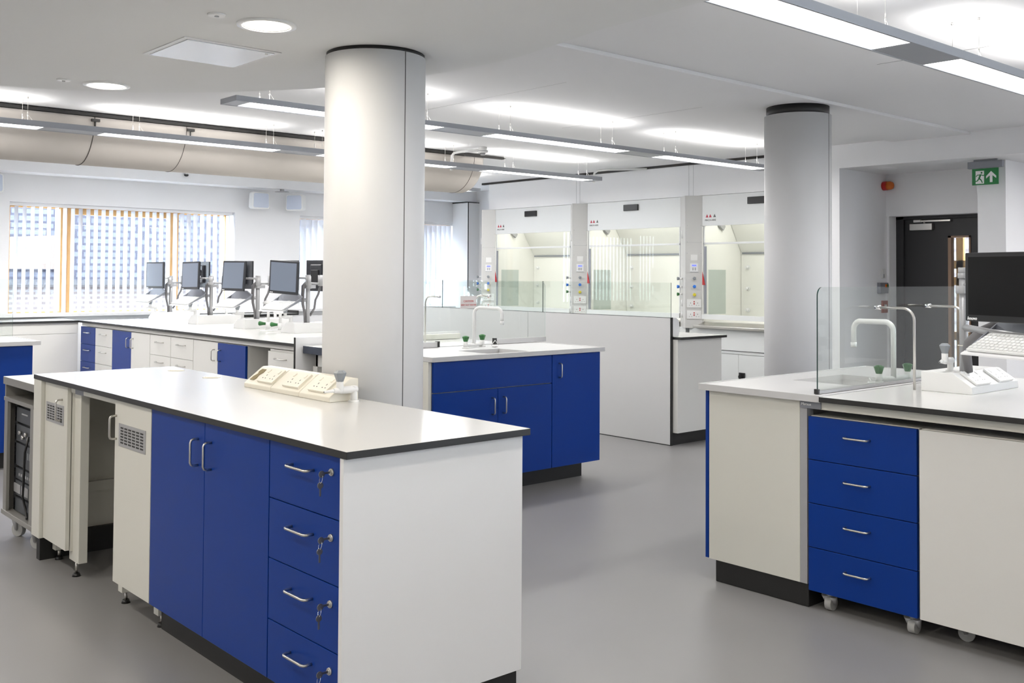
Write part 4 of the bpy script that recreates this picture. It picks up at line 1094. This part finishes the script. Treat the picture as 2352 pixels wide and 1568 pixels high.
# ================================================================== FUME CUPBOARDS
HX = 8.5
tag(MB().box(HX, 8.56, 4.99, 10.075, 2.245, 2.60).build('upper_fascia', 'wall', None), 'white panel wall above the fume cupboards', 'panel', None)
s = MB()
for yy in (8.41, 8.47, 6.73, 6.79): s.box(HX-0.0015, HX, yy, yy+0.003, 2.245, 2.575)
tag(s.build('panel_joint', 'silver'), 'thin joints in the white panel wall above the fume cupboards', 'joint')
def fume(lab, y0, y1):
    root = T('fume_cupboard', lab, 'fume cupboard', (8.8, (y0+y1)/2, 0), group='fume cupboards along the right wall')
    # fascia
    MB().box(HX, HX+0.03, y0, y1, 1.925, 2.242).build('fascia', 'fumewhite', root, 0.002)
    MB().box(HX-0.024, HX, (y0+y1)/2-0.10, (y0+y1)/2+0.11, 2.128, 2.197).build('vent_block', 'blackp', root, 0.004, label='black block on the fascia')
    # logo: two red triangles and a grey one, name below
    lg = MB(); yy = y1-0.045
    for i, kk in enumerate(('logored', 'logored', 'greytext')):
        a = yy-i*0.042-(0.012 if i == 2 else 0)
        lg.prism([(a, 2.012), (a-0.034, 2.012), (a-0.017, 2.046)], 'x', HX-0.0012, HX, mk=kk)
    lg.build('logo', 'logored', root)
    lettering('lettering', 'MACH-AIRE', 0.027, root, 'greytext', (HX-0.001-8.8, y1-0.035-(y0+y1)/2, 1.975), (PI/2, 0, -PI/2))
    # chamber
    m = MB(); xb = 9.2; t = 0.015
    m.box(HX+0.03, xb, y0-0.02+t, y0-0.02, 0.93, 2.2)
    m.box(HX+0.03, xb, y1+0.02, y1+0.02-t, 0.93, 1.0); m.box(HX+0.03, xb, y1+0.02, y1+0.02-t, 1.47, 2.2)
    m.box(HX+0.03, 8.61, y1+0.02, y1+0.02-t, 1.0, 1.47); m.box(8.91, xb, y1+0.02, y1+0.02-t, 1.0, 1.47)
    m.box(xb-0.02, xb, y0, y1, 0.93, 1.66)
    m.prism([(xb-0.02, 1.66), (xb, 1.66), (8.86, 2.2), (8.84, 2.2)], 'y', y0, y1)
    m.box(HX+0.03, xb, y0, y1, 2.18, 2.2)
    m.box(HX+0.03, xb, y0, y1, 0.90, 0.932)
    m.build('chamber', 'fume', root)
    MB().box(8.61, 8.91, y1+0.006, y1+0.012, 1.0, 1.47).build('side_window', mat('side_window_glass', (0.48, 0.53, 0.49), 0.15), root)
    MB().box(xb-0.035, xb-0.020, y0+0.02, y1-0.02, 1.645, 1.662).build('baffle_slot', 'alu', root)
    k_ = MB()
    for zz in (1.50, 1.27, 1.04):
        for yy in (y1-0.03, y0+0.35):
            x = xb-0.02 if yy < y1-0.1 else xb-0.02
            k_.cyl((x, yy-0.06, zz), (x-0.045, yy-0.06, zz), 0.014, 12); k_.cyl((x, yy-0.06, zz), (x-0.008, yy-0.06, zz), 0.024, 16)
    k_.build('outlet_nozzle', 'purewhite', root)
    MB().prism([(8.72, 2.10), (8.78, 2.10), (8.86, 1.93), (8.83, 1.89), (8.77, 1.93)], 'y', y1-0.03, y1-0.005).build('lamp_bracket', 'silver', root)
    MB().box(8.62, 8.80, y0+0.15, y1-0.15, 2.165, 2.18).build('lamp_panel', 'glow_lamp', root)
    area('chamber_lamp', (8.71-8.8, 0, 2.160), 0.15, y1-y0-0.35, 3.1, (1.0, 0.985, 0.92), (0, 0, 0), parent=root)
    # sash
    sh = MB(); sh.box(HX+0.004, HX+0.024, y0+0.008, y1-0.008, 1.732, 1.752); sh.box(HX-0.016, HX+0.024, y0+0.004, y1-0.004, 0.955, 1.006)
    sh.box(HX+0.004, HX+0.020, y0+0.008, y0+0.022, 1.0, 1.925); sh.box(HX+0.004, HX+0.020, y1-0.022, y1-0.008, 1.0, 1.925)
    sa = sh.build('sash', 'fumewhite', root, 0.002)
    MB().box(HX+0.012, HX+0.016, y0+0.02, y1-0.02, 1.752, 1.925).build('sash_glass', 'sash', sa)
    MB().box(HX+0.008, HX+0.012, y0+0.02, y1-0.02, 1.006, 1.733).build('sash_glass', 'sash', sa)
    MB().box(HX+0.0, HX+0.004, y1-0.055, y1-0.024, 1.012, 1.712).build('sash_channel', 'alu', root)
    MB().box(HX-0.004, HX+0.0, y1-0.012, y1-0.001, 0.96, 1.92).build('sash_guide', 'fume', root)
    MB().prism([(y1-0.005, 1.45), (y1-0.042, 1.31), (y1-0.005, 1.31)], 'x', HX-0.006, HX-0.002).build('height_marker', 'red', root, label='red triangle marker')
    # steel sill
    m = MB(); m.box(8.38, HX+0.03, y0+0.01, y1+0.03, 0.866, 0.893); m.prism([(HX+0.03, 0.893), (8.40, 0.893), (HX+0.03, 0.925)], 'y', y0+0.01, y1+0.0)
    m.build('sill', 'steel', root, 0.003)
    MB().box(8.44, HX+0.05, y0-0.12, y1+0.12, 0.655, 0.866).build('lower_fascia', 'fumewhite', root)
    # base cupboard
    MB().box(8.47, 9.2, y0-0.12, y1+0.12, 0.10, 0.645).build('base_carcass', 'fumewhite', root)
    MB().box(8.452, 8.47, y0-0.12, y1+0.12, 0.622, 0.648).build('base_rail', 'fumewhite', root)
    ym = (y0+y1)/2
    for a, b in ((y0-0.115, ym+0.195), (ym+0.198, y1+0.115)):
        dd = MB().box(8.452, 8.47, a, b, 0.10, 0.616).build('door', 'fumewhite', root, 0.001)
    lt = MB(); lt.box(8.44, 8.452, ym+0.115, ym+0.185, 0.36, 0.44); lt.cyl((8.44, ym+0.16, 0.40), (8.425, ym+0.16, 0.40), 0.022, 18)
    lt.box(8.42, 8.43, ym+0.153, ym+0.167, 0.37, 0.43)
    lt.build('latch', 'blackp', dd, 0.003)
    return root
fume('farthest fume cupboard, left one of the three', 8.562, 9.940)
fume('middle fume cupboard of the three', 6.904, 8.285)
fume('nearest fume cupboard, partly hidden by the farther column', 5.24, 6.614)
tag(MB().box(8.50, 9.2, 4.995, 10.07, 0.0, 0.10).build('plinth', 'plinth'), 'black plinth of the fume cupboards', 'plinth')

def pilaster(lab, ya, yb, first=False):
    """angled service pilaster between cupboards: ya > yb at X=8.5"""
    ym = yb+0.125
    root = T('service_pilaster', lab, 'service pilaster', (HX, (ya+yb)/2, 0.86), group='service pilasters of the fume cupboards')
    out = [(HX+0.03, ya), (HX, ya), (HX-0.12, ym+0.012), (HX-0.124, ym), (HX-0.118, ym-0.004), (HX, yb), (HX+0.03, yb)]
    MB().prism(out, 'z', 0.86, 2.242).build('housing', 'pilaster', root, 0.002)
    # face frame: from (8.38,ym) to (8.5,yb)
    a = Vector((HX-0.118, ym-0.004, 0)); b = Vector((HX, yb, 0)); u = (b-a).normalized(); n = Vector((u.y, -u.x, 0)); n = n if n.x < 0 else -n
    mid = (a+b)/2
    O = Vector(root.location)
    def slab(m, cu, cz, su, sz, d0, d1, mk=None):
        k = len(m.v)
        for dd in (d0, d1):
            for sx, sy in ((-1, -1), (1, -1), (1, 1), (-1, 1)):
                q = mid+u*(cu+sx*su/2)+n*dd; m.v.append((q.x, q.y, cz+sy*sz/2))
        mi = m.m(mk) if mk else 0
        for q in ((0, 1, 2, 3), (7, 6, 5, 4), (0, 4, 5, 1), (1, 5, 6, 2), (2, 6, 7, 3), (3, 7, 4, 0)): m.face([k+i for i in q], mi)
    m = MB(); slab(m, 0, 1.49, 0.082, 0.088, 0, 0.006); slab(m, 0, 1.512, 0.046, 0.016, 0.006, 0.007, 'screenblue')
    for dx in (-0.012, 0.012):
        for dz in (0, 0.018): slab(m, dx, 1.468+dz*0.9, 0.014, 0.010, 0.006, 0.008, 'greyknob')
    slab(m, 0, 1.445, 0.084, 0.004, 0, 0.0065, 'greyknob')
    m.build('control_panel', 'purewhite', root)
    m = MB(); slab(m, 0, 1.595, 0.070, 0.062, 0, 0.004); m.build('blank_plate', 'plastic', root)
    for zz, kk in ((1.378, 'greyknob'), (1.293, 'blueknob'), (1.208, 'yellow')):
        m = MB(); c = mid+Vector((0, 0, zz)); q0 = c; q1 = c+n*0.026
        m.cyl(tuple(q0), tuple(q1), 0.011, 14)
        r_ = m.build('valve', 'plastic', root)
        g_ = MB(); 
        g_.tube([tuple(c+n*0.024), tuple(c+n*0.043), tuple(c+n*0.048)], [0.013, 0.020, 0.013], 5); g_.build('knob', kk, r_)
    for zz in (1.117, 1.000):
        m = MB(); slab(m, 0, zz, 0.146, 0.086, 0, 0.010)
        for s_ in (-1, 1):
            slab(m, s_*0.036, zz+0.004, 0.006, 0.008, 0.010, 0.0108, 'dark'); slab(m, s_*0.048, zz-0.02, 0.006, 0.004, 0.010, 0.0108, 'dark'); slab(m, s_*0.024, zz-0.02, 0.006, 0.004, 0.010, 0.0108, 'dark')
        slab(m, 0, zz+0.018, 0.012, 0.012, 0.010, 0.013, 'red'); slab(m, 0, zz-0.004, 0.012, 0.014, 0.010, 0.013, 'red')
        m.build('double_socket', 'plastic', root)
    m = MB()
    for zz in (1.93, 1.76, 1.64):
        for s_ in (-1, 1): slab(m, s_*0.072, zz, 0.005, 0.005, 0, 0.001)
    slab(m, 0, 1.752, 0.16, 0.0015, 0, 0.0006)
    m.build('screw', 'greyknob', root)
    # left flank with side-on knobs
    c0 = Vector((HX-0.06, (ya+ym)/2+0.01, 0)); n2 = Vector((-0.75, 0.66, 0))
    for zz, kk in ((1.375, 'greyknob'), (1.29, 'blueknob'), (1.21, 'greenknob')):
        c = c0+Vector((0, 0, zz)); m = MB(); m.cyl(tuple(c), tuple(c+n2*0.03), 0.010, 12); r_ = m.build('valve', 'plastic', root)
        MB().tube([tuple(c+n2*0.028), tuple(c+n2*0.050), tuple(c+n2*0.056)], [0.013, 0.021, 0.014], 6).build('knob', kk, r_)
    m = MB()
    for zz in (1.117, 1.0): m.cyl(tuple(c0+Vector((0, 0, zz-0.035))), tuple(c0+Vector((0, 0, zz+0.035))), 0.013, 4)
    m.cyl(tuple(c0+Vector((0, 0, 1.80))), tuple(c0+Vector((0, 0, 1.88))), 0.012, 4)
    m.build('side_socket', 'purewhite', root)
    return root
pilaster('service pilaster left of the farthest fume cupboard', 10.215, 9.941)
pilaster('service pilaster between the farthest and middle fume cupboards', 8.562, 8.285)
pilaster('service pilaster with red socket switches between middle and nearest fume cupboards', 6.904, 6.614)
pilaster('service pilaster right of the nearest fume cupboard, behind the column', 5.24, 4.985)

# ================================================================== DOOR RECESS
dr = T('door_1', 'charcoal door with narrow vision panel in the right recess', None, (9.3, 4.2, 0), kind='structure')
f = MB(); f.box(9.28, 9.34, 4.81, 4.885, 0, 1.985); f.box(9.28, 9.34, 3.75, 4.885, 1.955, 1.985); f.box(9.28, 9.34, 3.72, 3.76, 0, 1.985)
f.build('door_frame', 'door', dr, 0.002)
m = MB(); X0, X1 = 9.31, 9.355
vy0, vy1, vz0, vz1 = 4.175, 4.385, 0.30, 1.79
m.box(X0, X1, vy1, 4.81, 0.008, 1.955); m.box(X0, X1, 3.76, vy0, 0.008, 1.955); m.box(X0, X1, vy0, vy1, vz1, 1.955); m.box(X0, X1, vy0, vy1, 0.008, vz0)
lf = m.build('door_leaf', 'door', dr)
m = MB()
m.box(9.300, 9.36, vy1-0.030, vy1, vz0, vz1); m.box(9.300, 9.36, vy0, vy0+0.015, vz0, vz1); m.box(9.300, 9.36, vy0, vy1, vz1-0.016, vz1); m.box(9.300, 9.36, vy0, vy1, vz0, vz0+0.02)
m.build('beading', mat('brown_beading', (0.33, 0.21, 0.14), 0.5), lf)
MB().box(9.33, 9.336, vy0+0.01, vy1-0.02, vz0, vz1).build('vision_glass', 'pane', lf)
m = MB(); m.box(9.262, 9.31, 4.52, 4.74, 1.850, 1.912); m.build('closer_body', 'steel', dr, 0.003)
m = MB(); m.box(9.27, 9.285, 4.35, 4.66, 1.928, 1.942); m.box(9.262, 9.29, 4.63, 4.70, 1.925, 1.948); m.cyl((9.278, 4.60, 1.91), (9.278, 4.60, 1.93), 0.009, 10)
m.build('closer_arm', 'steel', dr)
struct('wall_corridor', MB().box(9.5, 9.6, 4.95, 5.5, 0, 2.4).box(9.5, 11.0, 6.4, 6.5, 0, 2.4).box(9.5, 11.0, 1.9, 2.0, 0, 2.4).box(11.0, 11.08, 5.6, 6.5, 0, 2.4).box(11.0, 11.08, 1.9, 4.3, 0, 2.4), 'wall')
struct('ceiling_corridor', MB().box(9.4, 11.1, 1.9, 6.5, 2.4, 2.46), 'ceil')
struct('floor_corridor', MB().box(10.4, 11.1, 1.9, 6.5, -0.1, 0), 'floor')
struct('wall_neighbour', MB().box(13.0, 13.2, 0, 11.0, -1, 4.5), 'brick')
# corridor window seen through the vision panel
cw = T('window_3', 'pine framed corridor window seen through the door panel', None, (11.0, 5.2, 0), kind='structure')
m = MB(); 
for y in (4.72, 5.02, 5.32, 5.62): m.box(11.0, 11.06, y, y+0.075, 0.2, 2.3)
for z in (0.2, 0.72, 1.32, 1.50, 2.25): m.box(11.0, 11.06, 4.3, 5.7, z, z+0.09)
m.build('window_frame', 'wood', cw)
MB().box(11.03, 11.035, 4.3, 5.7, 0.2, 2.3).build('glass_pane', 'pane', cw)

b = T('alarm_beacon', 'red alarm beacon with amber lens high on the recess wall', 'alarm', (9.085, 4.91, 2.275))
MB(local=True).cyl((0, 0, 0), (0, -0.045, 0), 0.043, 24).build('base', 'red', b, 0.003)
MB(local=True).tube([(0, -0.045, 0), (0, -0.075, 0), (0, -0.095, 0), (0, -0.103, 0)], [0.042, 0.040, 0.032, 0.015], 24).build('lens', 'amber', b)
b = T('switch_plate', 'small white switch plate on the recess wall', 'switch', (9.075, 4.908, 1.437))
MB(local=True).box(-0.035, 0.035, -0.010, 0.0, -0.045, 0.045).build('plate', 'plastic', b, 0.003)
MB(local=True).box(-0.018, 0.0, -0.014, -0.009, -0.040, -0.005).build('button', 'silver', b)
b = T('door_release', 'grey box with orange and green buttons on the recess wall', 'control box', (9.03, 4.905, 1.300))
MB(local=True).box(-0.075, 0.075, -0.035, 0.0, -0.05, 0.05).build('box', 'alu', b, 0.003)
for x, kk in ((0.025, 'amber'), (0.058, 'greenknob')): MB(local=True).box(x-0.012, x+0.012, -0.040, -0.034, 0.005, 0.035).build('button', kk, b)
b = T('call_point', 'red-brown square call point seen through the right glass', 'call point', (9.075, 4.905, 1.121))
MB(local=True).box(-0.045, 0.045, -0.02, 0.0, -0.058, 0.058).build('box', 'brown', b, 0.003)
MB(local=True).box(-0.02, 0.02, -0.023, -0.019, -0.02, 0.02).build('window', 'plastic', b)

# exit sign
e = T('exit_sign', 'green running man exit sign hanging by the recess ceiling', 'exit sign', (8.52, 3.70, 2.25))
MB().box(8.50, 8.54, 3.553, 3.837, 2.315, 2.372).box(8.51, 8.53, 3.60, 3.79, 2.372, 2.388).build('housing', 'alu', e, 0.002)
MB().box(8.516, 8.524, 3.590, 3.806, 2.176, 2.312).build('panel', 'green', e)
m = MB(); x0, x1 = 8.5145, 8.516
def g(u, z): return (3.806-u*0.216, 2.176+z*0.126)
m.prism([g(0.14, 0.08), g(0.46, 0.08), g(0.46, 0.93), g(0.14, 0.93)], 'x', x0, x1)
m.prism([g(0.54, 0.55), g(0.73, 0.88), g(0.92, 0.55), g(0.92, 0.40), g(0.78, 0.60), g(0.78, 0.15), g(0.68, 0.15), g(0.68, 0.60), g(0.54, 0.40)], 'x', x0, x1)
m.build('pictogram', 'signwhite', e)
m = MB(); x0 -= 0.0008
def limb(p, q, w_):
    (a, b_), (c_, d_) = g(*p), g(*q); L = math.hypot(c_-a, d_-b_); nx, nz = -(d_-b_)/L*w_/2, (c_-a)/L*w_/2
    m.prism([(a+nx, b_+nz), (c_+nx, d_+nz), (c_-nx, d_-nz), (a-nx, b_-nz)], 'x', x0, x0+0.0008)
hc = g(0.37, 0.80); m.prism([(hc[0]+0.008*math.cos(t), hc[1]+0.008*math.sin(t)) for t in [2*PI*i/12 for i in range(12)]], 'x', x0, x0+0.0008)
limb((0.34, 0.70), (0.27, 0.42), 0.014); limb((0.27, 0.45), (0.36, 0.30), 0.010); limb((0.36, 0.30), (0.40, 0.13), 0.008)
limb((0.27, 0.42), (0.20, 0.26), 0.010); limb((0.20, 0.26), (0.10, 0.24), 0.008); limb((0.34, 0.68), (0.44, 0.60), 0.007); limb((0.44, 0.60), (0.47, 0.66), 0.006); limb((0.33, 0.66), (0.20, 0.66), 0.007); limb((0.20, 0.66), (0.16, 0.54), 0.006)
m.build('running_figure', 'green', e)
sd = T('ceiling_speaker', 'faint round fitting in the recess ceiling corner', 'ceiling fitting', (8.62, 4.62, 2.39))
MB(local=True).cyl((0, 0, 0.0), (0, 0, -0.006), 0.085, 28, 0.08).build('plate', 'wall', sd)

# ================================================================== WALL SPEAKERS, CAMERA, DETECTORS, CONDUITS
def speaker(lab, x, y, z, rz):
    s_ = T('wall_speaker', lab, 'speaker', (x, y, z), rz, 'wall speakers above the windows')
    out = [(-0.12, -0.08), (-0.105, -0.10), (0.105, -0.10), (0.12, -0.08), (0.115, 0.09), (0.095, 0.105), (-0.095, 0.105), (-0.115, 0.09)]
    MB(local=True).prism(out, 'y', -0.10, 0.0).build('cabinet', 'plastic', s_, 0.012)
    MB(local=True).prism([(a*0.86, b*0.86) for a, b in out], 'y', -0.104, -0.099).build('front_grille', mat('speaker_grille', (0.56, 0.61, 0.72), 0.6), s_, 0.002)
    MB(local=True).box(-0.02, 0.02, 0.0, 0.14, -0.02, 0.03).build('bracket', 'silver', s_)
    return s_
speaker('square wall speaker right of the left far window', 5.915, 11.44, 2.295, 0)
speaker('wall speaker turned sideways near the column', 6.46, 11.42, 2.295, math.radians(-55))
speaker('wall speaker cut by the left edge of the picture', 2.88, 11.44, 2.32, 0)
a = T('wireless_antenna', 'small grey wireless unit under the far beam', 'ceiling device', (6.18, 11.2, 2.45))
MB(local=True).cyl((0, 0.11, 0), (0, 0.11, -0.03), 0.025, 16).cyl((0, 0.11, -0.03), (0, 0.11, -0.037), 0.075, 24, 0.09).build('body', 'silver', a)
a = T('dome_camera', 'small dark dome camera just below the fabric duct', 'camera', (4.93, 11.28, 2.54))
MB(local=True).cyl((0, 0, 0), (0, 0, 0.05), 0.018, 16).build('mount', 'plastic', a)
MB(local=True).tube([(0, 0, 0), (0, 0, -0.012), (0, 0, -0.022)], [0.028, 0.024, 0.010], 18).build('dome', 'blackp', a)
a = T('smoke_detector', 'white smoke detector on the ceiling near the duct end', 'smoke detector', (6.083, 7.304, 2.6))
MB(local=True).cyl((0, 0, 0), (0, 0, -0.03), 0.04, 24).cyl((0, 0, -0.03), (0, 0, -0.055), 0.052, 28, 0.048).build('body', 'plastic', a, 0.002)
MB(local=True).cyl((0, 0, -0.036), (0, 0, -0.042), 0.0525, 28).cyl((0, 0, -0.055), (0, 0, -0.075), 0.028, 20, 0.022).build('vent', 'silver', a)
def conduit(lab, pts, r=0.011):
    o_ = MB().tube(pts, r, 12).build('conduit', 'plastic'); tag(o_, lab, 'conduit')
conduit('white conduit bending from the ceiling by the smoke detector', [(6.08, 7.34, 2.575), (6.02, 7.56, 2.575), (5.99, 7.62, 2.565), (5.98, 7.645, 2.54), (5.98, 7.65, 2.50), (5.98, 7.65, 2.40)], 0.013)
conduit('white conduit bending down by the fume cupboard ceiling band', [(8.47, 7.35, 2.575), (8.20, 7.72, 2.575), (8.15, 7.79, 2.565), (8.13, 7.82, 2.54), (8.13, 7.83, 2.50), (8.13, 7.83, 2.43)], 0.012)
